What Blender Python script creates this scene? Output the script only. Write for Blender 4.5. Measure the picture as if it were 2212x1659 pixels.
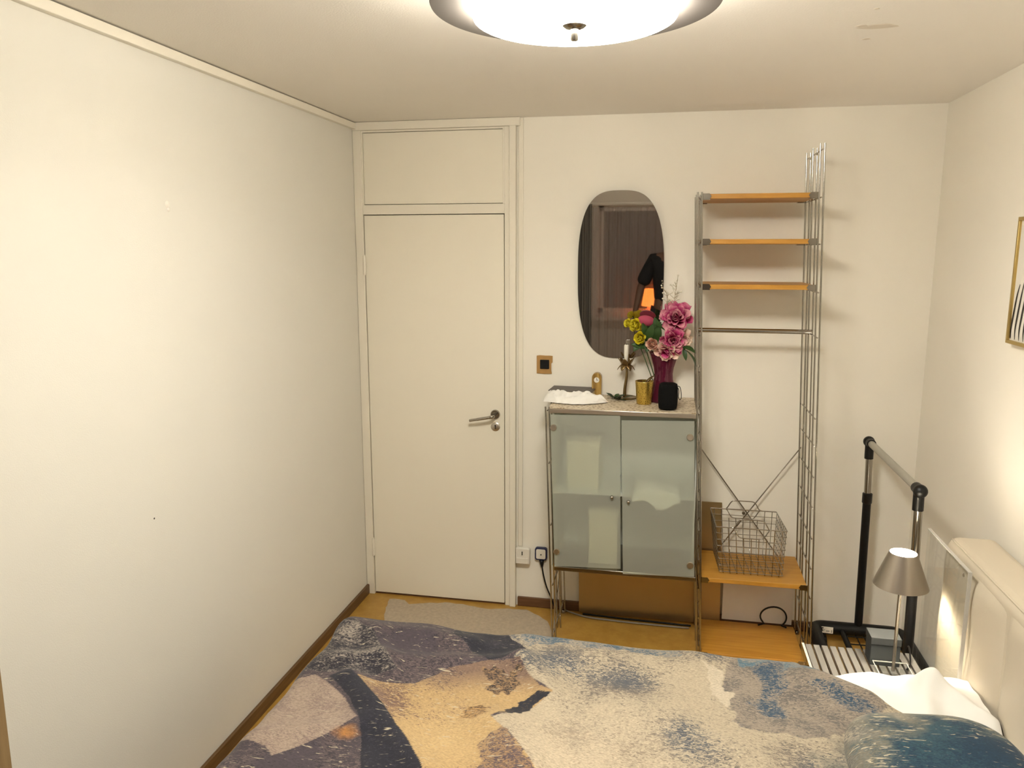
import bpy, math, random
import numpy as np
from mathutils import Vector, Matrix, noise
random.seed(7)
for o in list(bpy.data.objects): bpy.data.objects.remove(o)
SC = bpy.context.scene
COL = SC.collection
pi = math.pi

# ------------------------------------------------------------------ camera
CAM = Vector((1.588, -3.842, 1.876)); YAW, PITCH, FPX = 0.1989, 0.1705, 1679.3
Fv = Vector((-math.sin(YAW)*math.cos(PITCH), math.cos(YAW)*math.cos(PITCH), -math.sin(PITCH)))
Rv = Vector((math.cos(YAW), math.sin(YAW), 0)); Uv = Rv.cross(Fv)
cd = bpy.data.cameras.new('camera'); cam = bpy.data.objects.new('camera', cd); COL.objects.link(cam)
cd.sensor_width = 36; cd.lens = FPX/2212*36; cd.clip_start = 0.02
cam.matrix_world = Matrix(((Rv.x, Uv.x, -Fv.x, CAM.x), (Rv.y, Uv.y, -Fv.y, CAM.y), (Rv.z, Uv.z, -Fv.z, CAM.z), (0, 0, 0, 1)))
SC.camera = cam
# ------------------------------------------------------------------ world (night outside the window) and exposure
w = bpy.data.worlds.new('night'); SC.world = w; w.use_nodes = True
w.node_tree.nodes['Background'].inputs[0].default_value = (0.02, 0.025, 0.05, 1)
w.node_tree.nodes['Background'].inputs[1].default_value = 0.3
vs = SC.view_settings
vs.view_transform = 'Standard'; vs.look = 'None'; vs.gamma = 1; vs.use_curve_mapping = False
vs.exposure = 2.06
CEIL_LAMP = 19.0        # emission of the ceiling lamp's glass
CEIL_COL = (1.0, 0.96, 0.85)
UPPER = 30.0            # added glow above the lamp's ring that brightens the ceiling
BED_LAMP = 110.0       # emission of the bedside bulb

W, H, D = 2.75, 2.506, 4.9      # room: far wall y=0, left wall x=0, window wall y=-D

# ------------------------------------------------------------------ geometry helpers: every shape is (verts, faces)
def join(*gs):
    V, F = [], []
    for v, f in gs:
        n = len(V); V += [tuple(p) for p in v]; F += [tuple(i+n for i in q) for q in f]
    return V, F
def box(x0, x1, y0, y1, z0, z1):
    v = [(x, y, z) for z in (z0, z1) for y in (y0, y1) for x in (x0, x1)]
    return v, [(0, 2, 3, 1), (4, 5, 7, 6), (0, 1, 5, 4), (2, 6, 7, 3), (0, 4, 6, 2), (1, 3, 7, 5)]
def tube(pts, r, n=8, closed=False, caps=True):
    pts = [Vector(p) for p in pts]; m = len(pts); V, F = [], []
    rr = r if isinstance(r, (list, tuple)) else [r]*m
    up = None
    for i, p in enumerate(pts):
        if closed: t = (pts[(i+1) % m]-pts[i-1])
        else: t = pts[min(i+1, m-1)]-pts[max(i-1, 0)]
        t.normalize()
        if up is None:
            up = Vector((0, 0, 1)) if abs(t.z) < .9 else Vector((1, 0, 0))
        a = (up-t*up.dot(t)).normalized(); b = t.cross(a); up = a
        for k in range(n):
            an = 2*pi*k/n
            V.append(p+(a*math.cos(an)+b*math.sin(an))*rr[i])
    for i in range(m if closed else m-1):
        for k in range(n):
            j = (i+1) % m
            F.append((i*n+k, i*n+(k+1) % n, j*n+(k+1) % n, j*n+k))
    if caps and not closed:
        F.append(tuple(range(n))[::-1]); F.append(tuple((m-1)*n+k for k in range(n)))
    return V, F
def lathe(prof, c, n=32, axis='z'):
    V, F = [], []
    for r, h in prof:
        for k in range(n):
            a = 2*pi*k/n; x, y = max(r, 1e-5)*math.cos(a), max(r, 1e-5)*math.sin(a)
            V.append({'z': (c[0]+x, c[1]+y, c[2]+h), 'y': (c[0]+x, c[1]+h, c[2]+y), 'x': (c[0]+h, c[1]+x, c[2]+y)}[axis])
    for i in range(len(prof)-1):
        for k in range(n):
            q = (i*n+k, i*n+(k+1) % n, (i+1)*n+(k+1) % n, (i+1)*n+k)
            F.append(q if axis != 'y' else q[::-1])
    return V, F
def prism(poly, y0, y1, axis='y'):
    """poly of (a, b) pairs extruded along an axis: y -> (x,z); x -> (y,z); z -> (x,y)"""
    n = len(poly)
    def P(a, b, t): return {'y': (a, t, b), 'x': (t, a, b), 'z': (a, b, t)}[axis]
    V = [P(a, b, y0) for a, b in poly]+[P(a, b, y1) for a, b in poly]
    F = [tuple(range(n)), tuple(range(2*n-1, n-1, -1))]+[(k, n+k, n+(k+1) % n, (k+1) % n) for k in range(n)]
    return V, F
def grid(fn, nu, nv, closed_u=False):
    V = [fn(i/(nu-1 if not closed_u else nu), j/(nv-1)) for j in range(nv) for i in range(nu)]
    F = []
    for j in range(nv-1):
        for i in range(nu if closed_u else nu-1):
            k = (i+1) % nu
            F.append((j*nu+i, j*nu+k, (j+1)*nu+k, (j+1)*nu+i))
    return V, F
def ball(c, r, n=12, sz=1.0):
    return lathe([(r*math.sin(pi*i/n), -r*sz*math.cos(pi*i/n)) for i in range(n+1)], c, n*2 if n > 6 else 10)
def bez(p0, p1, p2, n=10):
    p0, p1, p2 = Vector(p0), Vector(p1), Vector(p2)
    return [p0*(1-t)**2+p1*2*t*(1-t)+p2*t*t for t in [i/n for i in range(n+1)]]
def catmull(pts, n=8):
    P = [Vector(p) for p in pts]; P = [P[0]*2-P[1]]+P+[P[-1]*2-P[-2]]; out = []
    for i in range(1, len(P)-2):
        a, b, c, d = P[i-1], P[i], P[i+1], P[i+2]
        for k in range(n):
            t = k/n
            out.append(.5*((2*b)+(c-a)*t+(2*a-5*b+4*c-d)*t*t+(3*b-a-3*c+d)*t**3))
    out.append(P[-2]); return out

BASE = {}
def mesh(name, geo, smooth=False):
    me = bpy.data.meshes.new(name)
    me.from_pydata([tuple(p) for p in geo[0]], [], geo[1]); me.update()
    if smooth:
        me.polygons.foreach_set('use_smooth', [True]*len(me.polygons))
    return me
def mk(name, geo, mat, parent=None, base=None, smooth=False, bev=0, seg=2, auto=None, label=None, cat=None, group=None, kind=None):
    b = BASE[parent.name] if parent else Vector(base or (0, 0, 0))
    geo = ([Vector(p)-b for p in geo[0]], geo[1])
    me = mesh(name, geo, smooth or auto is not None)
    o = bpy.data.objects.new(name, me); COL.objects.link(o)
    if mat: me.materials.append(mat)
    if parent: o.parent = parent
    else: o.location = b
    BASE[o.name] = b.copy()
    if bev:
        m = o.modifiers.new('bevel', 'BEVEL'); m.width = bev; m.segments = seg; m.limit_method = 'ANGLE'; m.angle_limit = math.radians(40)
        me.polygons.foreach_set('use_smooth', [True]*len(me.polygons)); auto = auto or 40
    if auto is not None:
        try: me.set_sharp_from_angle(angle=math.radians(auto))
        except Exception: pass
    tag(o, label, cat, group, kind)
    return o
def tag(o, label=None, cat=None, group=None, kind=None):
    if label: o['label'] = label
    if cat: o['category'] = cat
    if group: o['group'] = group
    if kind: o['kind'] = kind
    return o
def thing(name, loc, label, cat, group=None):
    o = bpy.data.objects.new(name, None); COL.objects.link(o); o.location = loc; o.empty_display_size = .05
    BASE[o.name] = Vector(loc); return tag(o, label, cat, group)

# ------------------------------------------------------------------ materials
def new(name):
    m = bpy.data.materials.new(name); m.use_nodes = True
    nt = m.node_tree; b = nt.nodes['Principled BSDF']; return m, nt, b
def plain(name, col, rough=.5, metal=0, bump=0, bscale=200, var=0, vscale=8, spec=None, coat=0):
    m, nt, b = new(name); N, L = nt.nodes, nt.links
    b.inputs['Base Color'].default_value = (*col, 1); b.inputs['Roughness'].default_value = rough; b.inputs['Metallic'].default_value = metal
    if spec is not None: b.inputs['Specular IOR Level'].default_value = spec
    if coat: b.inputs['Coat Weight'].default_value = coat
    if bump or var: tc = N.new('ShaderNodeTexCoord')
    if var:
        n = N.new('ShaderNodeTexNoise'); n.inputs['Scale'].default_value = vscale; n.inputs['Detail'].default_value = 5
        L.new(tc.outputs['Object'], n.inputs['Vector'])
        mx = N.new('ShaderNodeMix'); mx.data_type = 'RGBA'
        mx.inputs['A'].default_value = (*[c*(1-var) for c in col], 1); mx.inputs['B'].default_value = (*[min(1, c*(1+var)) for c in col], 1)
        L.new(n.outputs['Fac'], mx.inputs['Factor']); L.new(mx.outputs['Result'], b.inputs['Base Color'])
    if bump:
        n = N.new('ShaderNodeTexNoise'); n.inputs['Scale'].default_value = bscale; n.inputs['Detail'].default_value = 3
        L.new(tc.outputs['Object'], n.inputs['Vector'])
        bp = N.new('ShaderNodeBump'); bp.inputs['Strength'].default_value = bump; bp.inputs['Distance'].default_value = .004
        L.new(n.outputs['Fac'], bp.inputs['Height']); L.new(bp.outputs['Normal'], b.inputs['Normal'])
    return m
def ramp(N, stops):
    r = N.new('ShaderNodeValToRGB'); e = r.color_ramp.elements
    e[0].position, e[0].color = stops[0][0], (*stops[0][1], 1); e[1].position, e[1].color = stops[-1][0], (*stops[-1][1], 1)
    for p, c in stops[1:-1]: x = e.new(p); x.color = (*c, 1)
    return r
def emit(name, col, s):
    m, nt, b = new(name); b.inputs['Emission Color'].default_value = (*col, 1); b.inputs['Emission Strength'].default_value = s
    b.inputs['Base Color'].default_value = (*col, 1); return m
def wood(name, c1, c2, axis='x', scale=6, rough=.4):
    m, nt, b = new(name); N, L = nt.nodes, nt.links
    tc = N.new('ShaderNodeTexCoord'); mp = N.new('ShaderNodeMapping'); L.new(tc.outputs['Object'], mp.inputs['Vector'])
    s = {'x': (1.2, 18, 18), 'y': (18, 1.2, 18), 'z': (18, 18, 1.2)}[axis]; mp.inputs['Scale'].default_value = s
    n = N.new('ShaderNodeTexNoise'); n.inputs['Scale'].default_value = scale; n.inputs['Detail'].default_value = 6; n.inputs['Distortion'].default_value = .6
    L.new(mp.outputs['Vector'], n.inputs['Vector']); r = ramp(N, [(.3, c1), (.7, c2)])
    L.new(n.outputs['Fac'], r.inputs['Fac']); L.new(r.outputs['Color'], b.inputs['Base Color']); b.inputs['Roughness'].default_value = rough
    return m
def clear(name, tint=(.97, .98, .98), gl=.08):
    """clear acrylic: lets light through, reflects at grazing angles"""
    m, nt, b = new(name); N, L = nt.nodes, nt.links; N.remove(b)
    t = N.new('ShaderNodeBsdfTransparent'); t.inputs[0].default_value = (*tint, 1)
    g = N.new('ShaderNodeBsdfGlossy'); g.inputs['Roughness'].default_value = .03
    lw = N.new('ShaderNodeLayerWeight'); lw.inputs['Blend'].default_value = .25
    mu = N.new('ShaderNodeMath'); mu.operation = 'MULTIPLY_ADD'; mu.inputs[1].default_value = .16; mu.inputs[2].default_value = gl*.3
    L.new(lw.outputs['Fresnel'], mu.inputs[0])
    mx = N.new('ShaderNodeMixShader'); L.new(mu.outputs[0], mx.inputs[0]); L.new(t.outputs[0], mx.inputs[1]); L.new(g.outputs[0], mx.inputs[2])
    L.new(mx.outputs[0], N['Material Output'].inputs['Surface']); return m

M = {}
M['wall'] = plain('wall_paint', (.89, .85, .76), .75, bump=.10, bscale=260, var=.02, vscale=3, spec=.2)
M['wall_l'] = plain('wall_paint_dimmed', (.745, .722, .655), .8, bump=.10, bscale=260, var=.02, vscale=3, spec=.15)  # same paint as the other walls, darkened to offset the lamp's light
M['ceil'] = plain('ceiling_paint', (.88, .845, .79), .85, bump=.14, bscale=180, var=.015, vscale=4)
M['paint'] = plain('door_paint', (.88, .83, .71), .38, bump=.02, bscale=60)
M['trim'] = plain('trim_paint', (.86, .81, .70), .4)
M['dark'] = plain('dark_gap', (.03, .025, .02), .9)
M['brownbase'] = wood('baseboard_wood', (.09, .045, .015), (.16, .085, .03), 'y', 5, .45)
M['brownbase_x'] = wood('baseboard_wood_far', (.11, .05, .02), (.17, .08, .035), 'x', 5, .45)
M['chrome'] = plain('chrome', (.42, .395, .355), .15, 1)
M['chrome_dark'] = plain('polished_steel', (.34, .31, .27), .2, 1)
M['steel'] = plain('brushed_steel', (.62, .57, .50), .34, 1)
M['beech'] = wood('beech_board', (.45, .205, .022), (.57, .29, .045), 'x', 4, .42)
M['black'] = plain('black_plastic', (.005, .005, .005), .4, spec=.3)
M['blackmetal'] = plain('black_metal', (.004, .004, .004), .45, spec=.25)
M['white'] = plain('white_plastic', (.82, .78, .70), .4)
M['acrylic'] = clear('clear_acrylic')
M['mirror'] = plain('mirror_glass', (.60, .57, .54), .015, 1)
M['linen'] = plain('white_linen', (.86, .84, .80), .85, bump=.15, bscale=500)
M['leather'] = plain('white_leather', (.62, .545, .43), .42, bump=.06, bscale=320, spec=.45)

def floor_mat():
    m, nt, b = new('linoleum'); N, L = nt.nodes, nt.links
    tc = N.new('ShaderNodeTexCoord'); n = N.new('ShaderNodeTexNoise'); n.inputs['Scale'].default_value = 14; n.inputs['Detail'].default_value = 8; n.inputs['Roughness'].default_value = .7
    L.new(tc.outputs['Object'], n.inputs['Vector']); r = ramp(N, [(.3, (.36, .19, .032)), (.7, (.49, .29, .062))])
    L.new(n.outputs['Fac'], r.inputs['Fac']); L.new(r.outputs['Color'], b.inputs['Base Color']); b.inputs['Roughness'].default_value = .38
    return m
M['floor'] = floor_mat()
M['screed'] = plain('grey_screed', (.45, .37, .275), .9, bump=.5, bscale=160, var=.25, vscale=60)

# ------------------------------------------------------------------ the room
S = 'structure'
floor = mk('floor', box(-.1, W+.1, -D-.1, .1, -.12, 0), M['floor'], kind=S)
ceiling = mk('ceiling', box(-.1, W+.1, -D-.1, .1, H, H+.1), M['ceil'], kind=S)
M['filler'] = plain('old_filler', (.70, .64, .55), .7)
for _x, _y, _r in ((2.147, -1.32, .026), (2.10, -1.335, .013), (2.145, -1.185, .010), (2.10, -1.50, .006)):
    mk('filler_spot', ([(_x+_r*math.cos(a)*(1.6 if _r > .02 else 1)*(1+.25*math.sin(3*a)), _y+_r*math.sin(a)*.8, H-.0012) for a in [2*pi*i/14 for i in range(14)]]+[(_x+1.25*_r*math.cos(a)*(1.6 if _r > .02 else 1)*(1+.25*math.sin(3*a)), _y+1.25*_r*math.sin(a)*.8, H) for a in [2*pi*i/14 for i in range(14)]], [tuple(range(14))]+[(k, 14+k, 14+(k+1) % 14, (k+1) % 14) for k in range(14)]), M['filler'], ceiling)
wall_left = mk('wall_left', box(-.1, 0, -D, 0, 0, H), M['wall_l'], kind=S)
mk('wall_right', box(W, W+.1, -D, 0, 0, H), M['wall'], kind=S)
# far wall with the door opening x 0..0.84
mk('wall_far', join(box(.838, W+.1, 0, .1, 0, H), box(-.1, .838, .06, .1, 0, H)), M['wall'], kind=S)
# window wall behind the camera (seen in the mirror)
wx0, wx1, wz0, wz1 = .80, 2.45, .78, 1.96
mk('wall_window', join(box(0, wx0, -D-.1, -D, 0, H), box(wx1, W, -D-.1, -D, 0, H), box(wx0, wx1, -D-.1, -D, 0, wz0), box(wx0, wx1, -D-.1, -D, wz1, H)), M['wall'], kind=S)
# grey bare patch in the flooring in front of the door
gp = [(.15, -.075), (.20, -.07), (.24, -.075), (.27, -.115), (.36, -.085), (.46, -.06), (.56, -.062), (.66, -.085), (.72, -.085), (.80, -.065), (.90, -.055), (.96, -.10), (1.03, -.16), (1.085, -.30), (1.10, -.42), (1.10, -.60), (.98, -.68), (.8, -.74), (.55, -.72), (.35, -.66), (.26, -.55), (.235, -.40), (.20, -.30), (.165, -.18)]
pts = []
for i in range(len(gp)):
    a, b = Vector(gp[i]+(0,)), Vector(gp[(i+1) % len(gp)]+(0,))
    for k in range(5):
        q = a.lerp(b, k/5); q = q+noise.noise_vector(q*23)*.008; pts.append((q.x, q.y))
mk('floor_patch', prism(pts, .0, .0035, 'z'), M['screed'], parent=floor, label='grey rough bare patch in the brown floor')
# baseboards
mk('baseboard_left', box(0, .014, -D, -.012, 0, .055), M['brownbase'], kind=S, bev=.003)
mk('baseboard_far', box(.846, W, -.014, 0, 0, .052), M['brownbase_x'], kind=S, bev=.003)
# strip under the ceiling on the left wall, small gap above
mk('trim_1', box(0, .022, -D, -.03, H-.034, H-.004), M['trim'], kind=S, bev=.002)
# strip above the door
mk('trim_2', box(0, .858, -.03, 0, H-.040, H-.001), M['trim'], kind=S, bev=.002)
# cable duct to the right of the door frame
mk('trim_3', box(.8485, .872, -.012, 0, .336, H-.001), M['trim'], kind=S, bev=.002)
# filler spot on the left wall
mk('filler_spot', lathe([(0, .0025), (.008, .002), (.012, 0)], (0, -1.557, 2.02), 14, 'x'), M['white'], parent=wall_left, smooth=True)
mk('filler_spot', lathe([(0, .0035), (.006, .003), (.008, 0)], (0, -1.553, 2.005), 12, 'x'), M['white'], parent=wall_left, smooth=True)
mk('nail_hole', lathe([(0, .0008), (.003, .0005), (.0032, 0)], (0, -1.742, 1.032), 10, 'x'), M['dark'], parent=wall_left)

# ---- door
door = thing('door_1', (.41, 0, 0), None, None); door['kind'] = S
d0, d1, dt = .047, .776, 2.05
mk('jamb', box(.001, d0-.0035, -.026, .055, 0, H-.040), M['trim'], door, bev=.002)
mk('jamb', join(box(d1+.004, .806, -.020, .055, 0, H-.040), box(.806, .8375, -.032, .055, 0, H-.040)), M['trim'], door, bev=.002)
mk('transom_rail', box(d0-.0035, d1+.004, -.020, .05, dt+.004, dt+.052), M['trim'], door, bev=.0015)
mk('transom_panel', box(d0+.004, d1-.006, -.012, .04, dt+.055, H-.052), M['paint'], door, bev=.0015)
mk('transom_bead', join(box(d0-.0035, d0+.003, -.017, .04, dt+.052, H-.041), box(d1-.005, d1+.004, -.017, .04, dt+.052, H-.041), box(d0+.003, d1-.005, -.017, .04, H-.050, H-.041)), M['trim'], door)
leaf = mk('door_leaf', box(d0, d1, -.018, .03, .012, dt), M['paint'], door, bev=.0015)
mk('threshold', box(d0-.003, d1+.004, -.012, .055, 0, .006), M['brownbase_x'], door)
for z in (1.80, .275):
    mk('hinge', join(tube([(d0-.002, -.026, z-.045), (d0-.002, -.026, z+.045)], .0075, 12), tube([(d0-.002, -.026, z+.045), (d0-.002, -.026, z+.052)], .005, 10), tube([(d0-.002, -.026, z-.052), (d0-.002, -.026, z-.045)], .005, 10)), M['trim'], door, auto=40)
hx, hz = .730, 1.043
hd = mk('door_handle', join(lathe([(0, -.010), (.022, -.010), (.025, -.006), (.025, 0)], (hx, -.018, hz), 28, 'y'), lathe([(.010, -.04), (.010, 0)], (hx, -.026, hz), 16, 'y')), M['chrome'], leaf, auto=40)
hd2 = mk('lever', tube(catmull([(hx, -.058, hz), (hx, -.070, hz-.001), (hx-.012, -.077, hz-.004), (hx-.04, -.078, hz-.010), (hx-.08, -.075, hz-.018), (hx-.117, -.070, hz-.026), (hx-.126, -.069, hz-.028)], 5), [.0085]*6+[.009]*6+[.0078]*9+[.007]*9+[.004], 12), M['chrome'], door, smooth=True)
mk('keyhole_plate', lathe([(0, -.005), (.020, -.005), (.024, -.002), (.024, 0)], (hx, -.018, .978), 28, 'y'), M['steel'], leaf, auto=40)
mk('keyhole', join(box(hx-.002, hx+.002, -.0245, -.0225, .965, .985), lathe([(0, -.0015), (.0035, -.0015), (.0035, 0)], (hx, -.0230, .985), 12, 'y')), M['dark'], leaf)

# ---- window with sheer curtains, drape, sill (behind the camera)
win = thing('window_1', (1.6, -D, wz0), None, None); win['kind'] = S
mk('window_frame', join(box(wx0, wx1, -D-.09, -D-.03, wz0, wz0+.06), box(wx0, wx1, -D-.09, -D-.03, wz1-.06, wz1), box(wx0, wx0+.06, -D-.09, -D-.03, wz0, wz1), box(wx1-.06, wx1, -D-.09, -D-.03, wz0, wz1), box(1.60, 1.66, -D-.09, -D-.03, wz0, wz1)), M['white'], win, bev=.003)
M['night'] = plain('night_pane', (.01, .012, .02), .03)
mk('pane', box(wx0+.06, 1.60, -D-.07, -D-.06, wz0+.06, wz1-.06), M['night'], win)
mk('pane', box(1.66, wx1-.06, -D-.07, -D-.06, wz0+.06, wz1-.06), M['night'], win)
mk('window_sill', box(wx0-.05, wx1+.05, -D, -D+.22, wz0-.04, wz0-.005), M['white'], win, bev=.004)
def sheer_mat():
    m, nt, b = new('sheer_voile'); N, L = nt.nodes, nt.links
    b.inputs['Base Color'].default_value = (.62, .54, .50, 1); b.inputs['Roughness'].default_value = .9
    t = N.new('ShaderNodeBsdfTransparent'); tr = N.new('ShaderNodeBsdfTranslucent'); tr.inputs[0].default_value = (.5, .42, .36, 1)
    a = N.new('ShaderNodeMixShader'); a.inputs[0].default_value = .35; L.new(b.outputs[0], a.inputs[1]); L.new(tr.outputs[0], a.inputs[2])
    tc = N.new('ShaderNodeTexCoord'); wv = N.new('ShaderNodeTexWave'); wv.inputs['Scale'].default_value = 60; wv.inputs['Distortion'].default_value = 1
    L.new(tc.outputs['Object'], wv.inputs['Vector']); mr = N.new('ShaderNodeMapRange'); mr.inputs[3].default_value = .42; mr.inputs[4].default_value = .72
    L.new(wv.outputs['Fac'], mr.inputs[0])
    mx = N.new('ShaderNodeMixShader'); L.new(mr.outputs[0], mx.inputs[0]); L.new(t.outputs[0], mx.inputs[1]); L.new(a.outputs[0], mx.inputs[2])
    L.new(mx.outputs[0], N['Material Output'].inputs['Surface']); return m
M['sheer'] = sheer_mat()
def curtain(x0, x1, y, z0, z1, amp, freq, seed):
    def f(u, v):
        x = x0+(x1-x0)*u; k = math.sin(u*freq*2*pi+seed)+.5*math.sin(u*freq*4.3*pi+seed*2)
        return (x, y+amp*k*(.6+.4*(1-v))+.01*math.sin(v*5+seed), z0+(z1-z0)*v)
    return grid(f, 160, 12)
mk('sheer_curtain', curtain(.76, 1.62, -D+.26, .06, 1.95, .016, 9, .3), M['sheer'], base=(1.2, -D+.26, 0), smooth=True, label='sheer voile curtain in front of the dark window, nearer the grey drape', cat='curtain', group='sheer curtains at the window')
mk('sheer_curtain', curtain(1.66, 2.46, -D+.26, .06, 1.95, .016, 9, 1.7), M['sheer'], base=(2.05, -D+.26, 0), smooth=True, label='sheer voile curtain in front of the dark window, nearer the right wall', cat='curtain', group='sheer curtains at the window')
M['drape'] = plain('grey_drape', (.20, .19, .17), .9)
mk('drape', curtain(.42, .76, -D+.30, .03, 1.99, .03, 4, .9), M['drape'], base=(.6, -D+.3, 0), smooth=True, label='heavy dark grey drape hanging beside the sheer curtains', cat='curtain')
cr = thing('curtain_rail', (1.5, -D+.28, 1.97), 'white curtain rail above the sheer curtains', 'curtain rail')
mk('rail', box(.36, 2.60, -D+.255, -D+.295, 1.985, 2.005), M['white'], cr, bev=.003)
for x in (.5, 1.5, 2.5): mk('bracket', box(x-.012, x+.012, -D, -D+.27, 2.003, 2.02), M['white'], cr)
# lamp on the window sill, warm shade (seen in the mirror)
sl = thing('window_lamp', (1.375, -D+.11, wz0-.005), 'small table lamp with glowing orange shade on the window sill', 'lamp')
mk('lamp_base', lathe([(0, 0), (.045, 0), (.05, .02), (.04, .07), (.022, .10), (.012, .13), (0, .13)], (1.375, -D+.11, wz0-.005), 24), M['white'], sl, smooth=True)
M['orange'] = emit('orange_shade', (1, .27, .045), 1.1)
mk('lamp_shade', lathe([(.085, .12), (.055, .30)], (1.375, -D+.11, wz0-.005), 28), M['orange'], sl, smooth=True)

# ------------------------------------------------------------------ ceiling lamp
LX, LY = 1.362, -2.02
cl = thing('ceiling_lamp', (LX, LY, H), 'round frosted glass ceiling lamp with grey ring and knob', 'ceiling lamp')
mk('ceiling_plate', lathe([(0, H-.0), (.10, H), (.10, H-.06), (0, H-.06)], (LX, LY, 0), 32), M['white'], cl, auto=40)
M['ring'] = plain('satin_glass_ring', (.11, .095, .083), .6, .1)
mk('ring_plate', lathe([(.10, 2.412), (.318, 2.412), (.3195, 2.409), (.318, 2.406), (.10, 2.406), (.10, 2.412)], (LX, LY, 0), 96), M['ring'], cl, auto=40)
mk('added_ceiling_glow', lathe([(.16, 2.4125), (.16, 2.452), (.10, 2.462)], (LX, LY, 0), 64), emit('ceiling_glow', CEIL_COL, UPPER), cl, smooth=True)  # emitter added above the ring to throw more light on the ceiling
mk('stem', tube([(LX, LY, H-.06), (LX, LY, 2.36)], .012, 12), M['chrome'], cl, auto=40)
M['lampglass'] = emit('glowing_opal_glass', CEIL_COL, CEIL_LAMP)
mk('glass_shade', lathe([(.226, 2.4055), (.226, 2.384), (.223, 2.378), (.216, 2.3745), (.12, 2.371), (.0, 2.370)], (LX, LY, 0), 96), M['lampglass'], cl, smooth=True)
kn = mk('knob', lathe([(0, 2.371), (.026, 2.369), (.027, 2.365), (.020, 2.360), (.009, 2.357), (.0085, 2.336), (.007, 2.334), (0, 2.334)], (LX, LY, 0), 28), M['chrome_dark'], cl, auto=50)

# ------------------------------------------------------------------ wire shelving unit with cabinet (leans slightly to the left)
K = .0365
def sx(xb, z): return xb-K*z
YB, YF, YM = -.046, -.38, -.21
unit = thing('wire_shelving_unit', (1.67, -.2, 0), 'chrome wire shelving unit with beech shelves and frosted glass cabinet', 'shelving unit')
def upright(xb, top, ztab):
    fr = mk('upright', join(*[tube([(sx(xb+dx, 0), y, 0.0), (sx(xb+dx, top), y, top)], .0038, 8) for y in (YF,) for dx in (-.0085,)]), M['chrome'], unit, auto=50)
    for y in (YF, YM, YB):
        for dx in (-.0085, .0085):
            if y == YF and dx < 0: continue
            mk('upright_wire', tube([(sx(xb+dx, 0), y, .0), (sx(xb+dx, top), y, top)], .0038, 8), M['chrome'], fr, auto=50)
    for z in ztab:
        mk('rung', tube([(sx(xb, z), YF, z), (sx(xb, z), YB, z)], .0032, 6), M['chrome'], fr, auto=50)
    for y in (YF, YB):
        mk('foot', lathe([(0, 0), (.009, 0), (.009, .012), (.006, .016)], (xb, y, 0), 14), M['chrome_dark'], fr, auto=50)
rl = [.06, .20, .34, .48, .62, .76, .90, 1.04, 1.16]
upright(1.098, 1.168, [.06, .30, .60, .90, 1.15])
upright(1.777, 2.118, rl+[1.35, 1.51, 1.72, 1.91, 2.10])
upright(2.262, 2.305, rl+[1.51, 1.70, 1.90, 2.09, 2.28])
XM, XR, XL = 1.777, 2.262, 1.098
def shelf(z, t=.020):
    a, b = sx(XM, z)+.014, sx(XR, z)-.014
    sh = mk('shelf', box(a, b, YF+.004, YB+.012, z-t, z), M['beech'], unit, bev=.0015)
    for s, x in ((1, a), (-1, b)):
        # pointed chrome clips on the front edge, plain ones at the back
        mk('shelf_clip', prism([(x-s*.008, z-t-.002), (x-s*.008, z+.002), (x+s*.026, z+.002), (x+s*.034, z-t/2), (x+s*.026, z-t-.002)], YF+.0005, YF+.0035), M['chrome'], sh)
        mk('shelf_clip', box(min(x-s*.008, x+s*.03), max(x-s*.008, x+s*.03), YB-.02, YB+.013, z-t-.004, z-t-.0005), M['chrome_dark'], sh)
        mk('shelf_clip', box(min(x-s*.008, x+s*.03), max(x-s*.008, x+s*.03), YF+.004, YF+.03, z-t-.004, z-t-.0005), M['chrome_dark'], sh)
for z in (2.110, 1.922, 1.731, .398, .030): shelf(z)
mk('hanging_rod', tube([(sx(XM, 1.52)-.004, YM, 1.518), (sx(XR, 1.52)+.004, YM, 1.518)], .0105, 16), M['chrome'], unit, auto=50)
for a, b in (((sx(XM, .94), .95), (sx(XR, .26), .26)), ((sx(XR, .95), .95), (sx(XM, .26), .26))):
    mk('cross_brace', tube([(a[0], -.040, a[1]), (b[0], -.040+(.003 if a[0] > 2 else -.003), b[1])], .0030, 6), M['chrome_dark'], unit, auto=50)
mk('brace_joint', lathe([(0, -.012), (.008, -.012), (.008, 0)], (1.98, -.034, .606), 14, 'y'), M['chrome_dark'], unit, auto=50)
for a, b in (((sx(XL, .36), .36), (sx(XM, .03), .03)), ((sx(XL, .03), .03), (sx(XM, .36), .36))):
    pass
mk('cross_brace', tube([(1.088, -.36, .03), (1.087, -.04, .37)], .0028, 6), M['chrome_dark'], unit, auto=50)
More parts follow.
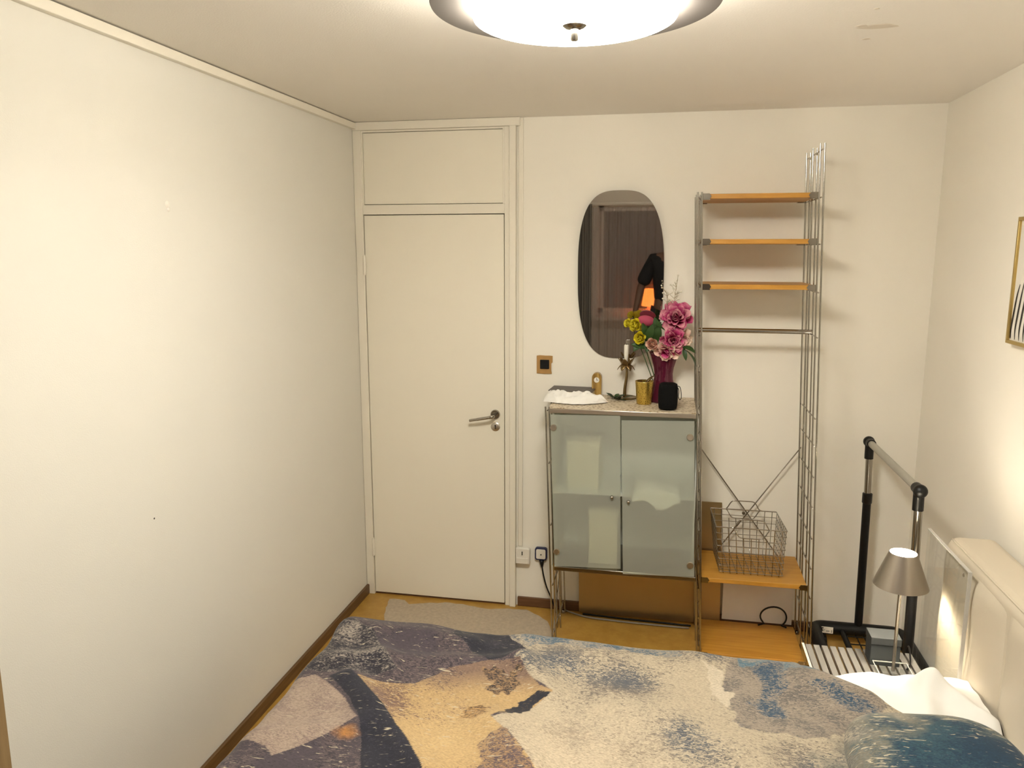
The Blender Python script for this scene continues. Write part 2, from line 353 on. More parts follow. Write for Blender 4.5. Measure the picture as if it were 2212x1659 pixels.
# cabinet
ZC0, ZC1 = .398, 1.165
a0, b0 = sx(XL, ZC0)+.010, sx(XM, ZC0)-.012
a1, b1 = sx(XL, ZC1)+.010, sx(XM, ZC1)-.012
cab = mk('cabinet_top', box(a1, b1, YF-.002, YB+.036, ZC1-.026, ZC1-.003), M['steel'], unit, bev=.003)
def leopard():
    m, nt, b = new('patterned_cover'); N, L = nt.nodes, nt.links
    tc = N.new('ShaderNodeTexCoord'); v = N.new('ShaderNodeTexVoronoi'); v.inputs['Scale'].default_value = 62; v.feature = 'F1'
    n = N.new('ShaderNodeTexNoise'); n.inputs['Scale'].default_value = 90; n.inputs['Detail'].default_value = 3
    mx = N.new('ShaderNodeVectorMath'); mx.operation = 'MULTIPLY_ADD'; mx.inputs[1].default_value = (.012, .012, .012)
    L.new(tc.outputs['Object'], n.inputs['Vector']); L.new(n.outputs['Color'], mx.inputs[0]); L.new(tc.outputs['Object'], mx.inputs[2]); L.new(mx.outputs[0], v.inputs['Vector'])
    r = ramp(N, [(.0, (.30, .22, .12)), (.32, (.34, .25, .14)), (.40, (.62, .52, .38)), (1, (.70, .61, .46))])
    L.new(v.outputs['Distance'], r.inputs['Fac']); L.new(r.outputs['Color'], b.inputs['Base Color']); b.inputs['Roughness'].default_value = .5; return m
M['leopard'] = leopard()
mk('top_cover', box(a1-.004, b1, YF-.003, YB+.036, ZC1-.003, ZC1), M['leopard'], unit, label='leopard patterned cover sheet')
mk('cabinet_floor', box(a0, b0, YF-.002, YB+.01, ZC0-.022, ZC0), M['chrome_dark'], unit, bev=.003)
M['cabgrey'] = plain('cabinet_grey', (.62, .63, .60), .5)
mk('cabinet_back', ([(a0, YB+.004, ZC0), (b0, YB+.004, ZC0), (b1, YB+.004, ZC1-.026), (a1, YB+.004, ZC1-.026), (a0, YB+.009, ZC0), (b0, YB+.009, ZC0), (b1, YB+.009, ZC1-.026), (a1, YB+.009, ZC1-.026)], [(0, 1, 2, 3), (7, 6, 5, 4), (0, 4, 5, 1), (1, 5, 6, 2), (2, 6, 7, 3), (3, 7, 4, 0)]), M['cabgrey'], unit)
mk('cabinet_shelf', box(sx(XL, .78)+.012, sx(XM, .78)-.014, YF+.03, YB+.003, .752, .766), M['cabgrey'], unit)
def frosted():
    m, nt, b = new('frosted_glass'); N, L = nt.nodes, nt.links
    b.inputs['Base Color'].default_value = (.63, .65, .575, 1); b.inputs['Roughness'].default_value = .32
    rf = N.new('ShaderNodeBsdfRefraction'); rf.inputs['Color'].default_value = (.90, .93, .86, 1); rf.inputs['Roughness'].default_value = .30; rf.inputs['IOR'].default_value = 1.10
    tl = N.new('ShaderNodeBsdfTransparent'); tl.inputs[0].default_value = (.90, .93, .86, 1)
    a = N.new('ShaderNodeMixShader'); a.inputs[0].default_value = .55; L.new(rf.outputs[0], a.inputs[1]); L.new(tl.outputs[0], a.inputs[2])
    mx = N.new('ShaderNodeMixShader'); mx.inputs[0].default_value = .60; L.new(b.outputs[0], mx.inputs[1]); L.new(a.outputs[0], mx.inputs[2])
    L.new(mx.outputs[0], N['Material Output'].inputs['Surface']); return m
M['frosted'] = frosted()
def slab(x0b, x1b, x0t, x1t, z0b, z1b, z0t, z1t, y0, y1):
    v = [(x0b, y0, z0b), (x1b, y0, z1b), (x1t, y0, z1t), (x0t, y0, z0t), (x0b, y1, z0b), (x1b, y1, z1b), (x1t, y1, z1t), (x0t, y1, z0t)]
    return v, [(0, 1, 2, 3), (7, 6, 5, 4), (0, 4, 5, 1), (1, 5, 6, 2), (2, 6, 7, 3), (3, 7, 4, 0)]
mk('cabinet_side', box(sx(XL, .78)+.013, sx(XL, .78)+.018, YF+.004, YB, ZC0+.001, ZC1-.027), M['frosted'], unit)
mk('cabinet_side', box(sx(XM, .78)-.020, sx(XM, .78)-.015, YF+.004, YB, ZC0+.001, ZC1-.027), M['cabgrey'], unit)
dl = mk('cabinet_door', slab(1.098, 1.408, 1.072, 1.389, .404, .416, 1.135, 1.142, -.394, -.388), M['frosted'], unit, label='frosted glass door')
dr = mk('cabinet_door', slab(1.419, 1.742, 1.395, 1.715, .391, .405, 1.122, 1.132, -.394, -.388), M['frosted'], unit, label='frosted glass door')
M['clearglass'] = clear('clear_glass', (.93, .96, .94))
for _d in (dl, dr):
    _d.data.materials.append(M['clearglass'])          # only the outer face is sandblasted
    for _i, _p in enumerate(_d.data.polygons): _p.material_index = 0 if _i == 0 else 1
def disc(c, r, t): return lathe([(0, -t), (r*.85, -t), (r, -t*.6), (r, 0)], c, 24, 'y')
for par, c in ((dl, (1.087, -.394, 1.075)), (dl, (1.108, -.394, .478)), (dr, (1.699, -.394, 1.058)), (dr, (1.721, -.394, .461))):
    mk('hinge_disc', disc(c, .0155, .008), M['steel'], par, auto=40)
for par, c in ((dl, (1.361, -.394, .763)), (dr, (1.436, -.394, .746))):
    mk('door_knob', lathe([(0, -.018), (.006, -.016), (.0085, -.010), (.005, -.004), (.004, 0)], c, 16, 'y'), M['chrome'], par, smooth=True)
# cloth hanging over the cabinet's inner shelf, seen blurred through the glass
def cloth_in(u, v):
    x = 1.452+.215*u; k = math.sin(u*9)*.006+math.sin(u*23)*.003; e = math.sin(pi*min(1, max(0, u)))**.5
    top = .770+.055*e*(.8+.2*math.sin(u*7))
    if v < .4:
        t = v/.4; return (x, -.10-.20*t, .7675+(top-.7675)*t**.7)
    t = (v-.4)/.6; y = -.30-.084*min(1, t*1.8)**.8+k*.25*(1-t)
    return (x, max(y, -.3858), top+(.7675-top)*t*.5 if t < .5 else top+(.7675-top)*.25-(t-.5)*2*(.030+.028*e+.030*max(0, math.sin(u*5.2-1.5))))
cc = mk('folded_cloth', grid(cloth_in, 48, 30), M['linen'], base=(1.56, -.25, .766), smooth=True, label='white cloth on the inner shelf behind the right frosted door', cat='cloth')
sm = cc.modifiers.new('thick', 'SOLIDIFY'); sm.thickness = .0015
M['parcel'] = plain('grey_cardboard', (.42, .40, .34), .8)
def carton(name, x0, x1, y0, y1, z0, z1, label, mat):
    t = thing(name, ((x0+x1)/2, (y0+y1)/2, z0), label, 'box')
    mk('carton_body', box(x0, x1, y0, y1, z0, z1-.022), mat, t, bev=.002)
    mk('carton_lid', box(x0-.003, x1+.003, y0-.003, y1+.003, z1-.022, z1), mat, t, bev=.002)
M['parcel2'] = plain('cream_cardboard', (.72, .66, .52), .8)
carton('storage_box', 1.14, 1.29, -.30, -.08, .7665, .99, 'pale box on upper cabinet shelf behind the left frosted door', M['parcel2'])
carton('storage_box', 1.25, 1.385, -.31, -.08, .3985, .66, 'grey-green box on cabinet floor behind the left frosted door', M['parcel2'])

# ------------------------------------------------------------------ wire basket
bk = thing('wire_basket', (1.99, -.2, .399), 'chrome wire basket with two loop handles on the lower beech shelf', 'basket')
zb, zr = .4035, .636
BF, BB = (-.315, -.350), (-.070, -.085)       # y of front / back at bottom, rim
bl, br = (1.858, 1.832), (2.138, 2.140)
def bp(u, v, t):  # u along x, v along y (0 front, 1 back), t height 0..1
    x0 = bl[0]+(bl[1]-bl[0])*t; x1 = br[0]+(br[1]-br[0])*t
    y0 = BF[0]+(BF[1]-BF[0])*t; y1 = BB[0]+(BB[1]-BB[0])*t
    sk = -.014*v
    return Vector((x0+(x1-x0)*u+sk, y0+(y1-y0)*v, zb+(zr-zb)*t))
def loop(t): return [bp(0, 0, t), bp(1, 0, t), bp(1, 1, t), bp(0, 1, t)]
def wire(name, pts, r=.0017, n=6, par=bk, closed=False): return mk(name, tube(pts, r, n, closed), M['chrome'], par, auto=60)
wire('rim', [bp(0, 0, 1), bp(.02, 0, 1), bp(.98, 0, 1), bp(1, 0, 1), bp(1, .02, 1), bp(1, .98, 1), bp(1, 1, 1), bp(.98, 1, 1), bp(.02, 1, 1), bp(0, 1, 1), bp(0, .98, 1), bp(0, .02, 1)], .0028, 8, closed=True)
for t in (.03, .17, .31, .45, .59, .73, .87):
    q = [bp(0, 0, t), bp(.02, 0, t), bp(.98, 0, t), bp(1, 0, t), bp(1, .02, t), bp(1, .98, t), bp(1, 1, t), bp(.98, 1, t), bp(.02, 1, t), bp(0, 1, t), bp(0, .98, t), bp(0, .02, t)]
    wire('hoop_wire', q, closed=True)
for i in range(9):
    u = .06+.11*i
    wire('upright_wire', [bp(u, 0, 1 if not .2 < u < .8 else .80), bp(u, 0, 0), bp(u, 1, 0), bp(u, 1, 1 if not .2 < u < .8 else .80)])
for i in range(8):
    v = .07+.123*i
    wire('upright_wire', [bp(0, v, 1), bp(0, v, 0), bp(1, v, 0), bp(1, v, 1)])
for s in (0, 1):
    y = bp(0, s, 1).y-(.004 if s == 0 else -.004); p = lambda u, dz: (bp(u, s, 1).x, y, zr+dz)
    wire('handle', catmull([p(.22, 0), p(.26, .006), p(.31, .032), p(.36, .042), p(.5, .043), p(.64, .042), p(.69, .032), p(.74, .006), p(.78, 0)], 4), .0026, 8)
    wire('handle_guard', catmull([p(.22, 0), p(.26, -.006), p(.31, -.032), p(.36, -.044), p(.5, -.045), p(.64, -.044), p(.69, -.032), p(.74, -.006), p(.78, 0)], 4), .0024, 8)

# ------------------------------------------------------------------ boards and cables behind the unit
M['bronze'] = plain('bronze_tinted_sheet', (.46, .34, .17), .30, .75, var=.08, vscale=5)
tp = mk('tinted_panel', ([(1.178, -.030, .004), (1.893, -.030, .004), (1.878, -.012, .642), (1.165, -.012, .642), (1.178, -.024, .004), (1.893, -.024, .004), (1.878, -.006, .642), (1.165, -.006, .642)], [(0, 1, 2, 3), (7, 6, 5, 4), (0, 4, 5, 1), (1, 5, 6, 2), (2, 6, 7, 3), (3, 7, 4, 0)]), M['bronze'], base=(1.53, -.02, 0), label='bronze tinted sheet leaning on the wall behind the glass cabinet', cat='panel')
M['whiteboard'] = plain('white_board', (.80, .77, .74), .5)
mk('white_board', box(1.902, 2.238, -.026, -.015, .036, .375), M['whiteboard'], base=(2.07, -.02, .03), label='white board standing against the wall under the beech shelf', cat='board')
cable = [(2.075, -.055, .034)]+[(2.146+.062*math.cos(a), -.055+.004*math.sin(a*2), .085+.052*math.sin(a)) for a in [pi+.9-(pi+1.8)*i/22 for i in range(23)]]+[(2.21, -.055, .034)]
mk('coiled_cable', tube(cable, .0042, 8), M['black'], base=(2.146, -.055, .03), smooth=True, label='black cable loop standing on the bottom beech shelf', cat='cable')
cb = catmull([(1.20, -.05, .006), (1.30, -.055, .006), (1.42, -.062, .006), (1.55, -.066, .006), (1.66, -.07, .006), (1.75, -.072, .006)], 6)
mk('floor_cable', tube(cb, .005, 8), M['black'], base=(1.45, -.06, 0), smooth=True, label='black cable lying on the floor along the bronze sheet', cat='cable')
cb2 = catmull([(1.10, -.025, .006), (1.22, -.08, .006), (1.38, -.095, .006), (1.55, -.10, .006), (1.74, -.10, .006)], 6)
M['greycable'] = plain('grey_cable', (.25, .22, .18), .5)
mk('floor_cable', tube(cb2, .0045, 8), M['greycable'], base=(1.4, -.09, 0), smooth=True, label='grey-brown cable on the floor in front of the black cable', cat='cable')

# ------------------------------------------------------------------ wall fittings
ot = thing('phone_socket', (.877, 0, .29), 'cream wall socket box with slot beside the door frame', 'socket')
mk('socket_box', join(prism([(.8395, .246), (.8395, .334), (.905, .334), (.915, .325), (.915, .246)], -.034, 0)), M['white'], ot, bev=.005)
mk('socket_slot', box(.872, .877, -.0355, -.0335, .296, .316), M['dark'], ot)
mk('socket_cover', box(.843, .906, -.0375, -.0335, .249, .281), M['white'], ot, bev=.002)
ps = thing('plug_socket', (.972, 0, .304), 'white square wall outlet with blue rim and black plug', 'socket')
M['navy'] = plain('navy_plastic', (.012, .016, .07), .4)
def rrect(cx, cz, w, h, r, n=6):
    o = []
    for k, (sx_, sz_) in enumerate(((1, 1), (-1, 1), (-1, -1), (1, -1))):
        for i in range(n+1):
            a = pi/2*k+pi/2*i/n; o.append((cx+sx_*(w/2-r)+r*math.cos(a), cz+sz_*(h/2-r)+r*math.sin(a)))
    return o
mk('outlet_rim', prism(rrect(.972, .304, .064, .068, .012), -.020, 0), M['navy'], ps, bev=.002)
mk('outlet_face', prism(rrect(.972, .304, .050, .053, .008), -.023, -.018), M['white'], ps, bev=.001)
mk('outlet_pin', lathe([(0, -.002), (.0035, -.002), (.0035, 0)], (.973, -.023, .302), 12, 'y'), M['dark'], ps)
pc = mk('plug', tube([(.976, -.018, .272), (.977, -.020, .255), (.979, -.022, .235)], [.014, .011, .0055], 12), M['black'], ps, smooth=True)
mk('power_cord', tube(catmull([(.979, -.022, .238), (.988, -.026, .19), (1.005, -.03, .13), (1.028, -.030, .075), (1.045, -.030, .03), (1.058, -.030, .008), (1.062, -.06, .006)], 6), .004, 8), M['black'], pc, smooth=True)
sw = thing('wall_switch', (.982, 0, 1.306), 'tan cardboard-coloured switch plate with black centre beside the mirror', 'switch')
M['card'] = plain('tan_board', (.43, .24, .075), .6, var=.15, vscale=40)
mk('switch_plate', prism([(.942, 1.262), (.942, 1.352), (.958, 1.354), (.985, 1.3525), (1.008, 1.353), (1.0225, 1.352), (1.0225, 1.319), (1.0165, 1.314), (1.0165, 1.28), (1.0195, 1.261), (.98, 1.2595)], -.006, 0), M['card'], sw, bev=.001)
M['switchblk'] = plain('black_switch', (.008, .008, .008), .6, spec=.2)
mk('switch_button', prism(rrect(.983, 1.309, .046, .046, .003), -.012, -.004), M['switchblk'], sw, bev=.0015)
mk('torn_edge', prism([(1.017, 1.262), (1.0165, 1.314), (1.024, 1.319), (1.0235, 1.262)], -.003, 0), M['white'], sw)

# ---- mirror, hung with its top leaning out from the wall
TILT = math.radians(2.3)
MCX, MCZ, MW, MH = 1.352, 1.753, .412, .806
mi = thing('wall_mirror', (MCX, -.004, MCZ-MH/2), 'frameless rounded mirror hanging on the far wall above the vase', 'mirror')
def mpt(a, y, k=1.0):
    c, s = math.cos(a), math.sin(a); e = 2/3.1
    x = math.copysign(abs(c)**e, c)*MW/2*k; z = math.copysign(abs(s)**(2/2.7), s)*(MH/2-(1-k)*.2)
    x += -.006*s
    hz_ = z+MH/2
    return Vector((MCX+x, -.006-math.sin(TILT)*hz_+y, MCZ-MH/2+hz_*math.cos(TILT)))
def outline(y, k=1.0): return [mpt(2*pi*i/96, y, k) for i in range(96)]
def disc_geo(y0, y1):
    a, b = outline(y0), outline(y1); n = 96
    return a+b, [tuple(range(n))[::-1], tuple(range(n, 2*n))]+[(k, (k+1) % n, n+(k+1) % n, n+k) for k in range(n)]
mk('mirror_glass', ([*outline(0)], [tuple(range(96))]), M['mirror'], mi)
M['mback'] = plain('mirror_edge', (.30, .28, .25), .4)
mk('backing', disc_geo(.0005, .0055), M['mback'], mi)
mk('hanger', box(MCX-.06, MCX+.06, -.022, 0, MCZ+.18, MCZ+.21), M['mback'], mi)

# ---- picture on the right wall
pf = thing('framed_picture', (W, -1.2, 1.56), 'zebra print canvas in thin gold frame on the right wall', 'picture')
PY0, PY1, PZ0, PZ1 = -1.54, -.912, 1.564, 1.985
M['gold'] = plain('gold_frame', (.55, .40, .14), .35, .8)
t_ = .012
for nm, q in (('frame_rail', (W-.03, W, PY0, PY1, PZ0, PZ0+t_)), ('frame_rail', (W-.03, W, PY0, PY1, PZ1-t_, PZ1)), ('frame_stile', (W-.03, W, PY0, PY0+t_, PZ0+t_, PZ1-t_)), ('frame_stile', (W-.03, W, PY1-t_, PY1, PZ0+t_, PZ1-t_))):
    mk(nm, box(*q), M['gold'], pf, bev=.001)
M['canvas'] = plain('canvas', (.78, .74, .66), .8)
cv = mk('canvas', box(W-.022, W-.004, PY0+t_, PY1-t_, PZ0+t_, PZ1-t_), M['canvas'], pf)
M['ink'] = plain('black_print', (.03, .025, .02), .7)
def stripe(pts, w):
    """flat printed stripe lying on the canvas: centre line in (y,z), widths"""
    P = catmull([(0, y, z) for y, z in pts], 6); n = len(P); V = []; F = []
    for i, p in enumerate(P):
        t = (P[min(i+1, n-1)]-P[max(i-1, 0)]).normalized(); nn = Vector((0, -t.z, t.y)); ww = w*math.sin(pi*(.08+.84*i/(n-1)))
        for s in (-1, 1): V.append(Vector((W-.0226, p.y+nn.y*ww*s, p.z+nn.z*ww*s)))
    F = [(2*i, 2*i+1, 2*i+3, 2*i+2) for i in range(n-1)]
    return V, F
zs = []
for i in range(14):
    y = PY1-.020-i*.032
    zs.append((([(y, PZ0+.016), (y+.004, PZ0+.05), (y-.004, PZ0+.10), (y-.016, PZ0+.16), (y-.03, PZ0+.20+.012*(i % 3)+.004*i)]), .0065))
zs.append(([(PY1-.014, PZ0+.016), (PY1-.0165, PZ0+.04), (PY1-.0155, PZ0+.06)], .003))
for q, ww in zs: mk('print_stripe', stripe(q, ww), M['ink'], cv)

# ------------------------------------------------------------------ things on the cabinet
ZT = ZC1+.0005
# book under crumpled paper
def rotz(geo, c, a):
    ca, sa = math.cos(a), math.sin(a)
    return [Vector((c[0]+(p[0]-c[0])*ca-(p[1]-c[1])*sa, c[1]+(p[0]-c[0])*sa+(p[1]-c[1])*ca, p[2])) for p in map(Vector, geo[0])], geo[1]
bkk = thing('book', (1.15, -.09, ZT), 'dark covered book lying under the white paper on the cabinet', 'book')
M['cover'] = plain('dark_cover', (.07, .055, .05), .45); M['pages'] = plain('paper_pages', (.72, .66, .52), .8)
c_ = (1.14, -.10, 0)
mk('cover', rotz(join(box(1.03, 1.245, -.17, -.03, ZT, ZT+.003), box(1.03, 1.245, -.17, -.03, ZT+.037, ZT+.040), box(1.03, 1.245, -.033, -.03, ZT+.003, ZT+.037)), c_, -.06), M['cover'], bkk)
mk('pages', rotz(box(1.034, 1.241, -.167, -.034, ZT+.003, ZT+.037), c_, -.06), M['pages'], bkk)
M['paper'] = plain('crumpled_paper', (.83, .81, .77), .75)
def paper(u, v):
    # a crumpled bag along the front of the book, its right end a flap that comes down to the cover
    x = 1.02+.300*u
    n1 = noise.noise(Vector((u*5, v*4, 1.3))); n2 = noise.noise(Vector((u*11, v*9, 4.7)))
    wv = .072*(1-.25*abs(u-.45)*2) if u < .6 else .067*(1-(u-.6)/.4)**.8+.003
    yc = -.215-.02*math.sin(u*3)-.035*max(0, u-.75)
    y = yc+(v-.5)*2*wv
    top = .044*math.sin(min(1, u/.12)*pi/2)**.5*(1 if u < .55 else 1-.35*(u-.55)/.45)
    z = ZT+.004+top*max(0, math.sin(v*pi))**.6+.022*n1*math.sin(v*pi)+.009*(abs(n2)*2-.4)*math.sin(v*pi)+.003*noise.noise(Vector((u*26, v*16, 2)))*math.sin(v*pi)
    if u > .9: z = ZT+.003+(z-ZT-.003)*(1-(u-.9)/.1*.9)
    return (x+.012*n1, y+.008*n2, max(z, ZT+.002))
pp = mk('crumpled_paper', grid(paper, 44, 22), M['paper'], base=(1.16, -.21, ZT), auto=24, label='white crumpled paper bag lying on the cabinet top at left', cat='paper')
# wooden clock
ck = thing('desk_clock', (1.254, -.055, ZT), 'small arched striped-wood clock with white dial on the cabinet', 'clock')
M['zebrano'] = wood('zebrano', (.16, .07, .012), (.55, .36, .10), 'z', 7, .3)
CX, CW, CH = 1.252, .0235, .118
prof = [(CX-CW, ZT), (CX+CW, ZT)]+[(CX+CW*math.cos(a), ZT+CH-CW+CW*math.sin(a)) for a in [pi*i/16 for i in range(17)]]
mk('clock_body', prism(prof, -.075, -.035), M['zebrano'], ck, bev=.002)
dial = mk('clock_dial', lathe([(0, -.003), (.0125, -.003), (.0135, 0)], (CX, -.075, ZT+.083), 28, 'y'), M['white'], ck, auto=40)
mk('clock_hand', join(box(CX-.0009, CX+.0009, -.0792, -.0785, ZT+.082, ZT+.094), box(CX-.001, CX+.008, -.0792, -.0785, ZT+.0825, ZT+.0845)), M['ink'], dial)
# palm tree candle holder and candle
KX, KY = 1.394, -.085
kh = thing('candle_holder', (KX, KY, ZT), 'antique brass palm tree candle holder beside the vase', 'candle holder')
M['brass'] = plain('antique_brass', (.24, .165, .07), .34, .9, var=.3, vscale=50)
mk('base_dish', lathe([(0, 0), (.050, .0), (.056, .006), (.054, .008), (.045, .004), (.010, .006), (.008, .014), (0, .014)], (KX, KY, ZT), 36), M['brass'], kh, smooth=True)
mk('trunk', tube(catmull([(KX-.004, KY, ZT+.008), (KX-.003, KY, ZT+.05), (KX+.003, KY, ZT+.10), (KX+.004, KY, ZT+.135), (KX, KY, ZT+.16)], 6), [.0085-.0035*i/24 for i in range(25)], 12), M['brass'], kh, smooth=True)
def frond(a, up, ln):
    d = Vector((math.cos(a), math.sin(a), 0)); s = Vector((-math.sin(a), math.cos(a), 0))
    def f(u, v):
        t = v; wv = .0155*math.sin(pi*(.12+.86*t))**.8
        c = Vector((KX, KY, ZT+.152))+d*(.004+ln*t)+Vector((0, 0, up*(t**1.1) if up > 0 else .012*math.sin(t*pi)+up*t**2))
        q = (u-.5)*2
        return c+s*q*wv+Vector((0, 0, -.004*(1-q*q)*(1 if up > 0 else -1)))
    return grid(f, 5, 9)
for i in range(6):
    o = mk('palm_frond', frond(i*pi/3+.35, .046, .036), M['brass'], kh, smooth=True); m = o.modifiers.new('t', 'SOLIDIFY'); m.thickness = .0012
for i in range(6):
    o = mk('palm_frond', frond(i*pi/3+.05, -.014, .037), M['brass'], kh, smooth=True); m = o.modifiers.new('t', 'SOLIDIFY'); m.thickness = .0012
mk('candle_cup', lathe([(0, .155), (.010, .155), (.0125, .180), (.0112, .180), (.0095, .159), (0, .159)], (KX, KY, ZT), 20), M['brass'], kh, smooth=True)
M['wax'] = plain('white_wax', (.86, .82, .72), .5)
cnd = thing('candle', (KX, KY, ZT+.160), 'short white candle standing in the palm tree holder', 'candle')
mk('wax_body', lathe([(0, 0), (.0095, 0), (.0095, .040), (.0105, .042), (.0112, .098), (.009, .102), (0, .100)], (KX-.001, KY, ZT+.160), 20), M['wax'], cnd, smooth=True)
mk('wick', tube([(KX-.001, KY, ZT+.259), (KX-.0005, KY, ZT+.268)], .001, 6), M['ink'], cnd)
# sprig of leaves lying on the cabinet
M['leaf'] = plain('green_leaf', (.028, .07, .014), .45, var=.35, vscale=30)
M['leafdark'] = plain('dark_leaf', (.014, .032, .010), .5, var=.3, vscale=30)
def leafgeo(p, d, n, ln, wd, bend=.2, nseg=9):
    p, d, n = Vector(p), Vector(d).normalized(), Vector(n).normalized(); s = d.cross(n).normalized(); n = s.cross(d)
    def f(u, v):
        q = (u-.5)*2; ww = wd*math.sin(pi*min(1, .04+.96*v))**.75*(1-.25*v)
        return p+d*ln*v+s*q*ww+n*(ln*bend*math.sin(pi*v*.8)+.12*wd*q*q-ln*bend*.6*v*v)
    return grid(f, 5, nseg)
spg = thing('leaf_sprig', (1.345, -.13, ZT), 'small sprig of dark green leaves lying beside the paper bag', 'leaves')
mk('stalk', tube([(1.33, -.12, ZT+.004), (1.36, -.14, ZT+.005), (1.40, -.16, ZT+.004)], .0016, 6), M['leafdark'], spg)
for i, (x, y, a, l, m) in enumerate(((1.335, -.12, 2.4, .05, 'leafdark'), (1.345, -.125, -2.3, .055, 'leaf'), (1.36, -.14, .6, .05, 'leafdark'), (1.37, -.14, -1.7, .05, 'leafdark'), (1.385, -.155, .2, .05, 'leafdark'), (1.35, -.13, 1.3, .045, 'leaf'), (1.345, -.135, -1.2, .045, 'leafdark'))):
    mk('leaf', leafgeo((x, y, ZT+.006), (math.cos(a), math.sin(a), .35), (0, 0, 1), l, .013, .12), M[m], spg, smooth=True)
# patterned brass cup with a horn scoop
def cupmat():
    m, nt, b = new('dotted_brass'); N, L = nt.nodes, nt.links; tc = N.new('ShaderNodeTexCoord'); v = N.new('ShaderNodeTexVoronoi'); v.inputs['Scale'].default_value = 170
    L.new(tc.outputs['Object'], v.inputs['Vector']); r = ramp(N, [(.20, (.07, .045, .008)), (.34, (.62, .45, .10))]); L.new(v.outputs['Distance'], r.inputs['Fac']); L.new(r.outputs['Color'], b.inputs['Base Color'])
    b.inputs['Metallic'].default_value = .85; b.inputs['Roughness'].default_value = .3; return m
M['cup'] = cupmat()
UX, UY = 1.487, -.205
cu = thing('brass_cup', (UX, UY, ZT), 'hammered gold dotted cup in front of the vase', 'cup')
mk('cup_body', lathe([(0, 0), (.033, 0), (.0345, .004), (.0425, .104)], (UX, UY, ZT), 40), M['cup'], cu, smooth=True)
M['brass2'] = plain('bright_brass', (.62, .45, .13), .25, .95)
mk('cup_rim', lathe([(.0425, .104), (.0432, .108), (.0415, .108), (.0325, .006), (0, .006)], (UX, UY, ZT), 40), M['brass2'], cu, smooth=True)
M['horn'] = plain('dark_horn', (.10, .06, .015), .3, .3)
def horn(u, v):
    a = u*2*pi; t = v; r = .011*math.sin(pi*(.15+.8*t))
    c = Vector((UX-.012, UY+.01, ZT+.060)).lerp(Vector((UX+.045, UY+.022, ZT+.132)), t)+Vector((0, 0, .012*math.sin(pi*t)))
    return c+Vector((-.55, 0, .55))*r*.8*math.cos(a)+Vector((0, 1, 0))*r*1.3*math.sin(a)
mk('horn_scoop', grid(horn, 14, 12, True), M['horn'], base=(UX, UY, ZT+.06), smooth=True, label='dark brown horn-like scoop leaning out of the gold cup', cat='scoop')
# black portable speaker
SX, SY = 1.597, -.318
sp = thing('portable_speaker', (SX, SY, ZT), 'black round-cornered portable speaker with carry loop on the cabinet', 'speaker')
def spk(u, v):
    a = u*2*pi; e = 2/3.2; c, s = math.cos(a), math.sin(a)
    t = v; z = .002+.118*t; k = min(1, math.sin(pi*min(max(t, .0), 1))**.22) if 0 < t < 1 else 0
    k = .72+.28*k if 0 < t < 1 else .70
    return Vector((SX+math.copysign(abs(c)**e, c)*.044*k, SY+math.copysign(abs(s)**e, s)*.042*k, ZT+z))
M['mesh'] = plain('black_mesh_fabric', (.004, .004, .004), .8, bump=.4, bscale=700, spec=.12)
g = grid(spk, 40, 26, True); g = (g[0], g[1]+[tuple(range(39, -1, -1)), tuple(25*40+k for k in range(40))])
mk('speaker_body', g, M['mesh'], sp, smooth=True)
mk('carry_loop', tube(catmull([(SX+.036, SY-.02, ZT+.112), (SX+.05, SY-.022, ZT+.108), (SX+.056, SY-.024, ZT+.085), (SX+.058, SY-.024, ZT+.06), (SX+.052, SY-.024, ZT+.05), (SX+.046, SY-.022, ZT+.064), (SX+.047, SY-.02, ZT+.09), (SX+.040, SY-.018, ZT+.106)], 6), .0017, 6), M['black'], sp, smooth=True)
mk('rubber_foot', lathe([(0, 0), (.026, 0), (.028, .003), (0, .003)], (SX, SY, ZT), 24), M['black'], sp)

# ------------------------------------------------------------------ vase and flowers
VX, VY = 1.573, -.135
def vaseglass():
    m, nt, b = new('plum_glass'); N, L = nt.nodes, nt.links; N.remove(b)
    t = N.new('ShaderNodeBsdfTransparent'); t.inputs[0].default_value = (.50, .085, .17, 1)
    d = N.new('ShaderNodeBsdfPrincipled'); d.inputs['Base Color'].default_value = (.18, .022, .06, 1); d.inputs['Roughness'].default_value = .06; d.inputs['Coat Weight'].default_value = .6
    mx = N.new('ShaderNodeMixShader'); mx.inputs[0].default_value = .45
    L.new(t.outputs[0], mx.inputs[1]); L.new(d.outputs[0], mx.inputs[2]); L.new(mx.outputs[0], N['Material Output'].inputs['Surface']); return m
M['vase'] = vaseglass()
vo = [(0, 0), (.058, 0), (.062, .006), (.060, .03), (.052, .075), (.0445, .115), (.043, .135), (.047, .165), (.057, .20), (.066, .228), (.070, .238)]
vi = [(r-.004, max(z, .008)) for r, z in vo[:0:-1]]+[(0, .010)]
mk('vase', lathe(vo+vi, (VX, VY, ZT), 48), M['vase'], base=(VX, VY, ZT), smooth=True, label='plum pink glass vase with narrow waist holding the bouquet', cat='vase')

